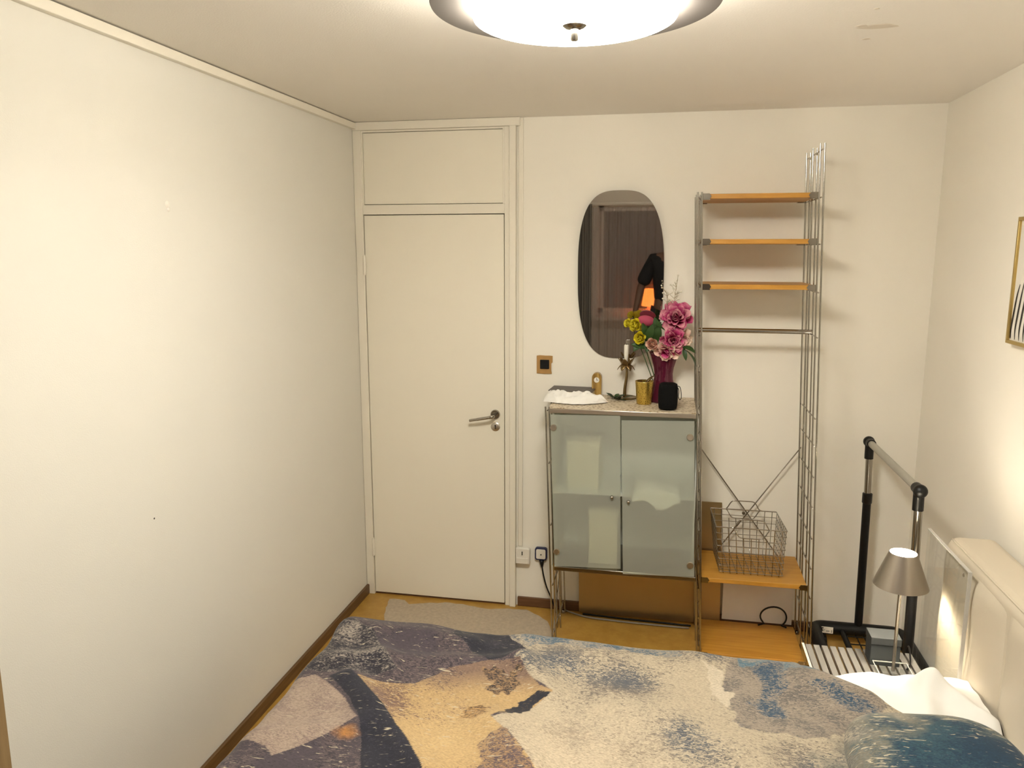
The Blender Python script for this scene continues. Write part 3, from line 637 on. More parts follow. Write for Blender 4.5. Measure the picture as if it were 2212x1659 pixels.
def petalmat(name, c0, c1, c2):
    m, nt, b = new(name); N, L = nt.nodes, nt.links; tc = N.new('ShaderNodeTexCoord'); se = N.new('ShaderNodeSeparateXYZ'); L.new(tc.outputs['Generated'], se.inputs[0])
    n = N.new('ShaderNodeTexNoise'); n.inputs['Scale'].default_value = 4; ad = N.new('ShaderNodeMath'); ad.operation = 'MULTIPLY_ADD'; ad.inputs[1].default_value = .35; 
    oi = N.new('ShaderNodeObjectInfo'); m2 = N.new('ShaderNodeMath'); m2.operation = 'MULTIPLY_ADD'; m2.inputs[1].default_value = .5; m2.inputs[2].default_value = -.50
    L.new(oi.outputs['Random'], m2.inputs[0]); L.new(tc.outputs['Generated'], n.inputs['Vector']); L.new(n.outputs['Fac'], ad.inputs[0])
    a2 = N.new('ShaderNodeMath'); L.new(m2.outputs[0], ad.inputs[2]); L.new(ad.outputs[0], a2.inputs[0]); L.new(se.outputs['Y'], a2.inputs[1])
    r = ramp(N, [(.15, c0), (.6, c1), (1.0, c2)]); L.new(a2.outputs[0], r.inputs['Fac']); L.new(r.outputs['Color'], b.inputs['Base Color'])
    b.inputs['Roughness'].default_value = .6; b.inputs['Subsurface Weight'].default_value = .0
    return m
M['pet_mag'] = petalmat('magenta_petal', (.32, .008, .08), (.54, .05, .19), (.76, .36, .40))
M['pet_pale'] = petalmat('pale_pink_petal', (.72, .30, .30), (.80, .50, .42), (.84, .68, .52))
M['pet_yel'] = petalmat('yellow_petal', (.66, .54, .012), (.82, .70, .02), (.86, .78, .08))
M['pet_rose'] = petalmat('peach_petal', (.80, .36, .27), (.80, .47, .36), (.83, .62, .46))
M['pet_dome'] = plain('rose_pink_petal', (.46, .06, .12), .7)
M['stem'] = plain('green_stem', (.05, .09, .025), .5)
def petal_mesh(name, wd, cup, curl, mat):
    def f(u, v):
        q = (u-.5)*2; ww = wd*math.sin(pi*(.10+.72*v))**.7
        return (q*ww, v+.04*math.sin(q*7)*v, cup*(q*q*.35*math.sin(pi*v*.7+.3)+v*v*.25)-curl*max(0, v-.65)**2*3)
    me = mesh(name, grid(f, 5, 6), True); me.materials.append(M[mat]); return me
PM = {k: petal_mesh('petal', *a) for k, a in dict(mag=(.36, .9, .5, 'pet_mag'), pale=(.36, .9, .4, 'pet_pale'), yel=(.48, 1.3, .1, 'pet_yel'), rose=(.5, 1.2, .15, 'pet_rose')).items()}
def flower(name, loc, d, R, rings, label, group=None, stem_to=None, core=None, cat='flower', inner='mag'):
    """rings: (count, tilt from the flower axis in rad, length factor, petal kind, start radius)"""
    t = thing(name, loc, label, cat, group); d = Vector(d).normalized()
    q = d.to_track_quat('Z', 'Y').to_matrix()
    k = 0
    for n, tilt, lf, kind, r0 in rings:
        for i in range(n):
            k += 1
            az = 2*pi*i/n+k*.37+random.uniform(-.12, .12); tl = tilt+random.uniform(-.12, .12); L_ = R*lf*random.uniform(.9, 1.1)
            o = bpy.data.objects.new('petal', PM[kind]); COL.objects.link(o); o.parent = t
            # petal runs along local Y; tilt it away from Z by tl about X, then spin about Z
            rot = q @ (Matrix.Rotation(az, 3, 'Z') @ Matrix.Rotation(pi/2-tl, 3, 'X'))
            off = q @ (Matrix.Rotation(az, 3, 'Z') @ Vector((0, r0*R, -.30*R*(tl/1.4))))
            o.matrix_local = Matrix.Translation(off) @ rot.to_4x4() @ Matrix.Diagonal((L_, L_, L_, 1))
    if stem_to is not None:
        p = Vector(loc); mk('stem', tube(bez(p-d*R*.2, p-d*R*1.3, Vector(stem_to), 10), .0024, 6), M['stem'], t, smooth=True)
    return t
thr = lambda dx, dy, dz=.05: (VX+dx, VY+dy, ZT+dz)
PEO = lambda kind: [(9, 1.35, .95, kind, .1), (9, 1.05, .85, kind, .12), (8, .75, .78, kind, .12), (8, .45, .70, kind, .15), (6, .2, .6, kind, .16), (4, .05, .5, kind, .05)]
f1 = flower('peony', (1.622, -.165, 1.565), (-.1, -.9, .45), .080, PEO('mag'), 'large magenta pink peony with pale petal tips, highest in the vase', 'peonies in the vase', thr(.01, 0, .03))
f2 = flower('peony', (1.612, -.200, 1.465), (.0, -.95, -.05), .066, PEO('mag'), 'deep magenta peony hanging below the highest peony', 'peonies in the vase', thr(.0, -.01, .05))
f3 = flower('peony', (1.650, -.175, 1.470), (.45, -.85, -.1), .056, PEO('pale'), 'pale blush pink peony at the right of the bouquet', 'peonies in the vase', thr(.02, 0, .05))
f6 = flower('peony', (1.585, -.205, 1.420), (-.25, -.8, -.55), .060, [(7, 1.25, .95, 'pale', .1), (6, .9, .8, 'pale', .1), (6, .5, .7, 'mag', .1)], 'open cream and pink peony drooping over the vase rim', 'peonies in the vase', thr(-.01, -.01, .05))
YEL = [(8, 1.2, .85, 'yel', .15), (8, .85, .9, 'yel', .2), (7, .5, .85, 'yel', .22), (5, .15, .7, 'yel', .12)]
y1 = flower('yellow_flower', (1.440, -.175, 1.530), (-.3, -.9, .25), .036, YEL, 'yellow ranunculus, largest and middle of the three yellow flowers', 'yellow flowers in the vase', thr(-.02, 0, .05))
y2 = flower('yellow_flower', (1.462, -.185, 1.474), (-.2, -.95, -.05), .035, YEL, 'yellow ranunculus, lowest of the three yellow flowers', 'yellow flowers in the vase', thr(-.02, -.01, .05))
y3 = flower('yellow_flower', (1.407, -.165, 1.535), (-.5, -.8, .25), .026, YEL, 'small yellow ranunculus, leftmost of the three yellow flowers', 'yellow flowers in the vase', thr(-.03, 0, .05))
f4 = flower('rose', (1.518, -.195, 1.446), (-.15, -.95, .15), .034, [(7, 1.15, .9, 'rose', .15), (7, .7, .95, 'rose', .22), (6, .35, .95, 'rose', .22), (5, .1, .8, 'rose', .12)], 'peach pink rose between yellow flowers and peonies', None, thr(-.01, -.01, .05))
f5 = thing('pink_flower', (1.485, -.120, 1.545), 'smooth rose pink rounded flower behind the yellow flowers', 'flower')
mk('flower_head', ([Vector((1.485, -.12, 1.548))+Vector((p[0]*1.0, p[1]*.6, p[2]*.62+p[0]*-.12)) for p in ball((0, 0, 0), .040, 12)[0]], ball((0, 0, 0), .04, 12)[1]), M['pet_dome'], f5, smooth=True)
mk('stem', tube(bez((1.485, -.12, 1.53), (1.50, -.12, 1.46), thr(-.01, .01, .05), 10), .0022, 6), M['stem'], f5, smooth=True)
# leaves belong to their flowers
for par, p, d, n, l, wd, b in ((y1, (1.50, -.15, 1.47), (-.35, -.3, .85), (-.2, -1, .1), .085, .020, .1), (y1, (1.49, -.16, 1.45), (.25, -.2, .8), (0, -1, 0), .10, .022, .1), (y2, (1.50, -.16, 1.43), (-.95, -.2, .1), (-.1, -1, .5), .085, .022, .15), (y2, (1.50, -.17, 1.46), (-.1, -.3, -.75), (0, -1, 0), .06, .020, .1),
    (y2, (1.465, -.17, 1.455), (-.5, -.2, -.7), (-.2, -1, .2), .06, .018, .1), (f4, (1.53, -.16, 1.45), (.2, -.2, .9), (0, -1, .2), .09, .024, .1), (f4, (1.545, -.17, 1.50), (-.25, -.1, .9), (-.2, -1, .1), .075, .020, .1), (f1, (1.60, -.15, 1.50), (-.75, -.3, .35), (0, -.8, .6), .085, .018, .2),
    (f5, (1.51, -.14, 1.50), (.6, -.3, .6), (0, -1, .3), .07, .02, .1)):
    mk('leaf', leafgeo(p, d, n, l, wd, b), M['leaf'], par, smooth=True)
mk('leaf', leafgeo((1.655, -.20, 1.435), (.75, -.1, -.35), (.3, -.6, .7), .065, .016, .25), M['leaf'], f3, smooth=True)
mk('leaf', leafgeo((1.672, -.195, 1.42), (.38, -.05, -.9), (.9, -.4, .4), .105, .014, .22), M['leaf'], f3, smooth=True)
mk('leaf', leafgeo((1.66, -.19, 1.43), (.2, -.1, -.9), (.2, -1, .1), .06, .012, .1), M['leaf'], f3, smooth=True)
# white sprigs
M['sprig'] = plain('dry_sprig', (.30, .24, .14), .7); M['bud'] = plain('cream_bud', (.72, .68, .56), .7)
for nm, root, tip, lb in (('white_sprig', (1.60, -.14, 1.60), (1.622, -.15, 1.745), 'fine sprig of tiny cream buds, taller and right of two'), ('white_sprig', (1.585, -.14, 1.58), (1.570, -.15, 1.695), 'fine sprig of tiny cream buds, shorter and left of two')):
    t = thing(nm, root, lb, 'flower', 'fine white sprigs in the vase')
    ax = bez(root, Vector(root).lerp(Vector(tip), .5)+Vector((.006, 0, 0)), tip, 8)
    mk('stem', tube([thr(.0, .01, .05)]+ax, .0010, 5), M['sprig'], t)
    buds = []
    for i in range(15):
        p = ax[2+i % 6]; e = p+Vector((random.uniform(-.03, .03), random.uniform(-.012, .012), random.uniform(.008, .035)))
        mk('twig', tube([p, e], .0008, 4), M['sprig'], t)
        mk('bud', ball(e, .0042, 5), M['bud'], t, smooth=True)

# ------------------------------------------------------------------ clothes rack
CRX, CY0, CY1 = 2.525, -.095, -.835
rk = thing('clothes_rack', (CRX, -.46, 0), 'black low clothes rack with chrome posts and grey top bar', 'clothes rack')
bx0, bx1 = 2.325, 2.722
# base frame: rounded bars
def bar_frame():
    r = .05; pts = []
    for cx, cy, a0 in ((bx1-r, CY0-r+.0, 0), (bx0+r, CY0-r, pi/2), (bx0+r, CY1+r, pi), (bx1-r, CY1+r, 1.5*pi)):
        for i in range(7): pts.append((cx+r*math.cos(a0+pi/2*i/6), cy+r*math.sin(a0+pi/2*i/6), .074))
    return tube(pts, .032, 12, True)
mk('base_frame', bar_frame(), M['blackmetal'], rk, smooth=True)
mk('base_bar', tube([(bx0+.13, CY0, .070), (bx0+.13, CY1, .070)], .013, 10), M['blackmetal'], rk, auto=50)
for i in range(6):
    x = bx0+.19+.035*i; mk('grid_wire', tube([(x, CY0, .062), (x, CY1, .062)], .003, 6), M['blackmetal'], rk)
for i in range(9):
    y = CY0-.06-.075*i; mk('grid_wire', tube([(bx0+.14, y, .066), (bx1, y, .066)], .003, 6), M['blackmetal'], rk)
for x in (bx0+.05, bx1-.05):
    for y in (CY0-.03, CY1+.03):
        mk('caster', join(lathe([(0, -.010), (.020, -.010), (.022, -.006), (.022, .006), (.020, .010), (0, .010)], (x, y, .022), 18, 'x'), tube([(x, y, .03), (x, y, .06)], .008, 8)), M['black'], rk, auto=50)
for y, sgn in ((CY0, 1), (CY1, -1)):
    lx = CRX+.006
    mk('lower_post', tube([(lx, y, .08), (CRX, y, .745 if y == CY0 else .70)], .0185, 16), M['blackmetal'], rk, auto=50)
    zc = .745 if y == CY0 else .70
    mk('collar', lathe([(.0185, -.035), (.022, -.032), (.022, .012), (.016, .016)], (CRX, y, zc), 20), M['black'], rk, auto=50)
    mk('upper_post', tube([(CRX, y, zc-.02), (CRX-.006, y, .965)], .0155, 16), M['chrome'], rk, auto=50)
    mk('corner_joint', join(ball((CRX-.008, y+.014*sgn, 1.002), .0255, 10), tube([(CRX-.007, y, .925), (CRX-.008, y, .995)], .0195, 16), tube([(CRX-.008, y, 1.002), (CRX-.008, y-.035*sgn, 1.002)], .0205, 16)), M['black'], rk, auto=50)
M['greybar'] = plain('grey_tube', (.42, .40, .34), .35, .3)
mk('top_bar', tube([(CRX-.008, CY0-.01, 1.002), (CRX-.008, CY1+.01, 1.002)], .0155, 16), M['greybar'], rk, auto=50)
lb = mk('product_label', prism([(2.347, .062), (2.412, .060), (2.412, .090), (2.347, .092)], CY0-.0345, CY0-.030), M['white'], rk, label='white sticker with small print')
M['greyprint'] = plain('grey_print', (.35, .33, .30), .8)
for x0, x1, z0, z1, mm in ((2.352, 2.368, .083, .089, 'ink'), (2.352, 2.375, .076, .079, 'greyprint'), (2.352, 2.372, .070, .073, 'greyprint'), (2.380, 2.396, .068, .075, 'greyprint'), (2.402, 2.408, .064, .078, 'greyprint')):
    mk('print', box(x0, x1, CY0-.0353, CY0-.0345, z0, z1), M[mm], lb)

# ------------------------------------------------------------------ clear acrylic chair used as bedside table
ch = thing('acrylic_chair', (2.33, -1.08, 0), 'clear acrylic chair with slatted seat and upright back panel by headboard', 'chair')
cx0, cx1, cy0, cy1, cz = 2.142, 2.538, -1.285, -.885, .380
mk('seat', box(cx0, cx1, cy0, cy1, cz-.022, cz-.014), M['acrylic'], ch, bev=.002)
M['slat'] = plain('grey_frosted_slat', (.16, .152, .14), .35, var=.12, vscale=12)
ns = 13; st = (cx1-cx0-.01)/ns
for i in range(ns):
    mk('seat_slat', box(cx0+.004+i*st, cx0+.004+i*st+st*.74, cy0+.003, cy1-.003, cz-.014, cz), M['slat'], ch, bev=.001)
mk('backrest', box(cx1, cx1+.010, cy0-.012, cy1-.015, 0, .876), M['acrylic'], ch, bev=.002)
M['acredge'] = plain('acrylic_edge', (.52, .50, .46), .15)
mk('backrest_edge', join(box(cx1-.0005, cx1+.0105, cy0-.0165, cy0-.012, .0, .876), box(cx1-.0005, cx1+.0105, cy0-.0165, cy1-.015, .876, .8795)), M['acredge'], ch)
mk('front_leg', box(cx0-.008, cx0, cy0, cy1, 0, cz), M['acrylic'], ch, bev=.002)
mk('front_edge', box(cx0-.0085, cx0+.0005, cy0, cy1, cz, cz+.002), M['acredge'], ch)
mk('bolt', lathe([(0, -.002), (.006, -.002), (.006, 0)], (cx1, cy0+.02, .855), 12, 'x'), M['steel'], ch)
# grey box
gb = thing('gift_box', (2.395, -.965, cz), 'small dark grey lidded box on the slatted acrylic seat', 'box')
M['slate'] = plain('slate_card', (.040, .044, .045), .7, spec=.2)
M['slate2'] = plain('slate_card_lid', (.042, .045, .045), .7, spec=.2)
mk('box_body', box(2.352, 2.452, -1.003, -.928, cz, cz+.080), M['slate'], gb, bev=.0015)
mk('box_lid', box(2.350, 2.454, -1.005, -.926, cz+.080, cz+.108), M['slate2'], gb, bev=.0015)
# bedside lamp
LPX, LPY = 2.414, -1.065
lp = thing('bedside_lamp', (LPX, LPY, cz), 'bedside lamp with brushed metal cone shade on clear square base', 'lamp')
mk('lamp_base', box(LPX-.055, LPX+.060, LPY-.055, LPY+.055, cz+.0005, cz+.022), M['acrylic'], lp, bev=.003)
mk('base_edge', join(box(LPX-.0555, LPX+.0605, LPY+.0535, LPY+.0555, cz+.019, cz+.0225), box(LPX-.0555, LPX+.0605, LPY-.0555, LPY-.0535, cz+.019, cz+.0225), box(LPX-.0555, LPX-.0535, LPY-.0555, LPY+.0555, cz+.019, cz+.0225), box(LPX+.0585, LPX+.0605, LPY-.0555, LPY+.0555, cz+.019, cz+.0225)), M['acredge'], lp)
mk('stem', tube([(LPX, LPY, cz+.018), (LPX, LPY, .715)], .0058, 12), M['chrome_dark'], lp, auto=50)
M['socket'] = plain('cream_socket', (.78, .62, .36), .45)
mk('bulb_socket', lathe([(0, .700), (.011, .700), (.013, .706), (.013, .745), (0, .745)], (LPX, LPY, 0), 20), M['socket'], lp, auto=40)
M['bulb'] = emit('lit_bulb', (1, .90, .74), BED_LAMP)
mk('bulb', ball((LPX, LPY, .792), .024, 10, 1.2), M['bulb'], lp, smooth=True)
M['shade'] = plain('brushed_cone', (.44, .39, .33), .34, .9)
sh = mk('lamp_shade', lathe([(.0895, .722), (.0450, .842), (.0435, .842), (.0878, .722), (.0895, .722)], (LPX, LPY, 0), 64), M['shade'], lp, auto=50)
M['shadein'] = plain('white_shade_lining', (.85, .83, .78), .6)
mk('shade_lining', lathe([(.0868, .7235), (.0428, .8415)], (LPX, LPY, 0), 64), M['shadein'], lp, smooth=True)
for k in range(3):
    a = k*2*pi/3+.4; mk('shade_strut', tube([(LPX, LPY, .742), (LPX+.076*math.cos(a), LPY+.076*math.sin(a), .746)], .0012, 6), M['steel'], lp)
mk('power_cord', tube(catmull([(LPX+.055, LPY+.03, cz+.012), (LPX+.080, LPY+.08, cz+.010), (LPX+.095, LPY+.15, cz+.030), (LPX+.100, LPY+.19, cz+.01), (LPX+.100, LPY+.196, cz-.12), (LPX+.09, LPY+.196, .006)], 6), .003, 8), M['black'], lp, smooth=True)

# ------------------------------------------------------------------ bed
BX0, BX1, BY0, BY1 = .50, 2.565, -3.02, -1.37
bed = thing('bed', (1.6, -2.2, 0), 'double bed with white leather headboard against the right wall', 'bed')
M['bedbase'] = plain('bed_base_leather', (.70, .66, .58), .5)
mk('bed_base', box(BX0, BX1, BY0, BY1, .09, .27), M['bedbase'], bed, bev=.015)
mk('mattress', box(BX0+.01, BX1-.005, BY0+.01, BY1-.01, .27, .485), M['linen'], bed, bev=.04, seg=4)
for x in (BX0+.1, BX1-.1):
    for y in (BY0+.1, BY1-.1): mk('leg', lathe([(0, 0), (.022, 0), (.028, .09), (0, .09)], (x, y, 0), 16), M['black'], bed, auto=40)
# headboard: a padded slab with piping; far end at y=-0.97
HX, HT, HY0, HY1 = 2.578, .885, -3.12, -.965
hb = mk('headboard', box(HX, 2.742, HY0, HY1, .06, HT), M['leather'], bed, bev=.035, seg=6)
mk('piping', tube([(HX+.012, HY1-.03, HT-.006), (HX+.010, HY1-.06, HT-.006), (HX+.010, HY0+.06, HT-.006), (HX+.012, HY0+.03, HT-.006)], .0035, 8), M['leather'], hb, smooth=True)
def pad(y0, y1, z0, z1, th=.022):
    def f(u, v):
        e = (max(0, 1-abs(2*u-1)**5)*max(0, 1-abs(2*v-1)**5))**.5
        wr = .004*math.sin((u*2.2+v*3)*4)*e
        return Vector((HX+.004-(th*e+wr), y0+(y1-y0)*u, z0+(z1-z0)*v))
    return grid(f, 30, 24)
for k in range(4):
    yy = HY1-.012-k*.535
    mk('headboard_pad', pad(yy-.528, yy, .30, HT-.03), M['leather'], hb, smooth=True)

# ---- printed duvet
def srgb(r, g, b):
    f = lambda c: ((c/255+.055)/1.055)**2.4 if c > 10 else c/255/12.92
    return (f(r), f(g), f(b))
def printmat(name='collage_print'):
    m, nt, b = new(name); N, L = nt.nodes, nt.links
    at = [N.new('ShaderNodeAttribute') for _ in range(3)]
    for a, n in zip(at, ('ca', 'cb', 'th')): a.attribute_name = n
    tc = N.new('ShaderNodeTexCoord'); mp = N.new('ShaderNodeMapping'); mp.inputs['Rotation'].default_value = (0, 0, .5); mp.inputs['Scale'].default_value = (1.0, 2.2, 1)
    L.new(tc.outputs['Object'], mp.inputs['Vector'])
    n1 = N.new('ShaderNodeTexNoise'); n1.inputs['Scale'].default_value = 62; n1.inputs['Detail'].default_value = 9; n1.inputs['Roughness'].default_value = .72; n1.inputs['Distortion'].default_value = 1.4
    L.new(mp.outputs['Vector'], n1.inputs['Vector'])
    su = N.new('ShaderNodeMath'); su.operation = 'SUBTRACT'; L.new(n1.outputs['Fac'], su.inputs[0]); L.new(at[2].outputs['Fac'], su.inputs[1])
    mr = N.new('ShaderNodeMapRange'); mr.interpolation_type = 'SMOOTHSTEP'; mr.inputs[1].default_value = -.045; mr.inputs[2].default_value = .045; L.new(su.outputs[0], mr.inputs[0])
    mx = N.new('ShaderNodeMix'); mx.data_type = 'RGBA'; L.new(mr.outputs[0], mx.inputs['Factor']); L.new(at[0].outputs['Color'], mx.inputs['A']); L.new(at[1].outputs['Color'], mx.inputs['B'])
    # soft fibrous value variation of the print
    n2 = N.new('ShaderNodeTexNoise'); n2.inputs['Scale'].default_value = 130; n2.inputs['Detail'].default_value = 6; L.new(mp.outputs['Vector'], n2.inputs['Vector'])
    m3 = N.new('ShaderNodeMapRange'); m3.inputs[1].default_value = .3; m3.inputs[2].default_value = .7; m3.inputs[3].default_value = .72; m3.inputs[4].default_value = 1.16; L.new(n2.outputs['Fac'], m3.inputs[0])
    mu = N.new('ShaderNodeMix'); mu.data_type = 'RGBA'; mu.blend_type = 'MULTIPLY'; mu.inputs['Factor'].default_value = 1; L.new(mx.outputs['Result'], mu.inputs['A']); L.new(m3.outputs[0], mu.inputs['B'])
    # pale printed flecks, drawn out in one direction
    af = N.new('ShaderNodeAttribute'); af.attribute_name = 'fl'
    mf = N.new('ShaderNodeMapping'); mf.inputs['Rotation'].default_value = (0, 0, -.35); mf.inputs['Scale'].default_value = (1.0, 5.0, 1); L.new(tc.outputs['Object'], mf.inputs['Vector'])
    nf = N.new('ShaderNodeTexNoise'); nf.inputs['Scale'].default_value = 24; nf.inputs['Detail'].default_value = 4; nf.inputs['Distortion'].default_value = 1.1; L.new(mf.outputs['Vector'], nf.inputs['Vector'])
    t0 = N.new('ShaderNodeMath'); t0.operation = 'MULTIPLY_ADD'; t0.inputs[1].default_value = .14; L.new(af.outputs['Fac'], t0.inputs[0]); L.new(nf.outputs['Fac'], t0.inputs[2])
    mf2 = N.new('ShaderNodeMapRange'); mf2.interpolation_type = 'SMOOTHSTEP'; mf2.inputs[1].default_value = .69; mf2.inputs[2].default_value = .76; L.new(t0.outputs[0], mf2.inputs[0])
    gt = N.new('ShaderNodeMath'); gt.operation = 'MULTIPLY'; L.new(mf2.outputs[0], gt.inputs[0])
    g2 = N.new('ShaderNodeMath'); g2.operation = 'GREATER_THAN'; g2.inputs[1].default_value = .05; L.new(af.outputs['Fac'], g2.inputs[0]); L.new(g2.outputs[0], gt.inputs[1])
    mm = N.new('ShaderNodeMix'); mm.data_type = 'RGBA'; L.new(gt.outputs[0], mm.inputs['Factor']); L.new(mu.outputs['Result'], mm.inputs['A']); mm.inputs['B'].default_value = (*[.7*c for c in srgb(214, 200, 172)], 1)
    L.new(mm.outputs['Result'], b.inputs['Base Color']); b.inputs['Roughness'].default_value = .85; b.inputs['Sheen Weight'].default_value = .1
    return m
M['print'] = printmat()
def inpoly(X, Y, poly):
    ins = np.zeros(X.shape, bool); n = len(poly)
    for i in range(n):
        x0, y0 = poly[i]; x1, y1 = poly[(i+1) % n]
        c = ((y0 > Y) != (y1 > Y)); xi = (x1-x0)*(Y-y0)/(y1-y0+1e-12)+x0
        ins ^= c & (X < xi)
    return ins
BOUND = [(1.047, -1.25), (1.047, -1.332), (1.136, -1.407), (1.179, -1.468), (1.129, -1.532), (1.171, -1.595), (1.273, -1.675), (1.193, -1.783), (1.129, -1.87), (1.197, -1.938), (1.264, -2.021), (1.35, -2.3), (1.3, -3.2)]
NAVYTOP = [(.877, -1.25), (1.038, -1.25), (1.088, -1.368), (1.136, -1.407), (1.18, -1.474), (1.145, -1.493), (1.097, -1.526), (1.047, -1.548), (.999, -1.513), (.942, -1.447), (.877, -1.394)]
SPECK = [(.51, -1.377), (.612, -1.455), (.711, -1.59), (.775, -1.66), (.695, -1.699), (.632, -1.7), (.527, -1.698), (.40, -1.671), (.40, -1.598), (.40, -1.43)]
TAUPE = [(.40, -2.06), (.40, -1.80), (.515, -1.712), (.584, -1.765), (.669, -1.832), (.747, -1.932), (.587, -2.127), (.547, -2.094)]
BAND = [(.627, -1.69), (.702, -1.763), (.789, -1.847), (.898, -1.973), (.982, -2.078), (1.003, -2.112), (1.02, -2.5), (.86, -2.5), (.845, -2.144), (.768, -1.955), (.68, -1.83), (.566, -1.725)]
TAN = [(.663, -1.722), (.753, -1.72), (.849, -1.712), (.929, -1.606), (.986, -1.582), (1.053, -1.545), (1.152, -1.537), (1.188, -1.599), (1.234, -1.656), (1.279, -1.678), (1.199, -1.784), (1.124, -1.856), (1.185, -1.932), (1.264, -2.021), (1.291, -2.061), (1.35, -2.4), (1.02, -2.4), (1.003, -2.112), (.982, -2.078), (.898, -1.973), (.789, -1.847), (.702, -1.763)]
STREAK = [(1.142, -1.834), (1.179, -1.739), (1.226, -1.678), (1.279, -1.678), (1.231, -1.739), (1.19, -1.796)]
PURPB = [(1.125, -1.994), (1.159, -1.911), (1.212, -1.96), (1.264, -2.021), (1.291, -2.061), (1.33, -2.3), (1.167, -2.2)]
GLOW = [(.7, -1.995), (.736, -1.961), (.769, -1.972), (.772, -2.007), (.735, -2.023)]
BLUETOP = [(1.074, -1.25), (1.62, -1.25), (1.66, -1.373), (1.403, -1.385), (1.245, -1.385), (1.132, -1.395)]
SMOOTH = [(1.273, -1.675), (1.43, -1.687), (1.596, -1.793), (1.718, -1.93), (1.80, -2.3), (1.35, -2.4), (1.264, -2.021), (1.129, -1.87)]
GREYPATCH = [(1.803, -1.439), (1.85, -1.25), (2.2, -1.25), (2.229, -1.501), (2.271, -1.542), (2.199, -1.626), (2.145, -1.704), (2.001, -1.754), (1.83, -1.724), (1.8, -1.587)]
WHITEPATH = [(1.725, -1.397), (1.797, -1.426), (1.792, -1.51), (1.83, -1.555), (1.797, -1.637), (1.76, -1.569), (1.751, -1.464)]
LEFT = [(-1, -1.2)]+BOUND[:1]+BOUND+[(-1, -3.2)]
def nz(P, s, o=0.0): return np.array([noise.noise(Vector((p[0]*s+o, p[1]*s-o, o))) for p in P])
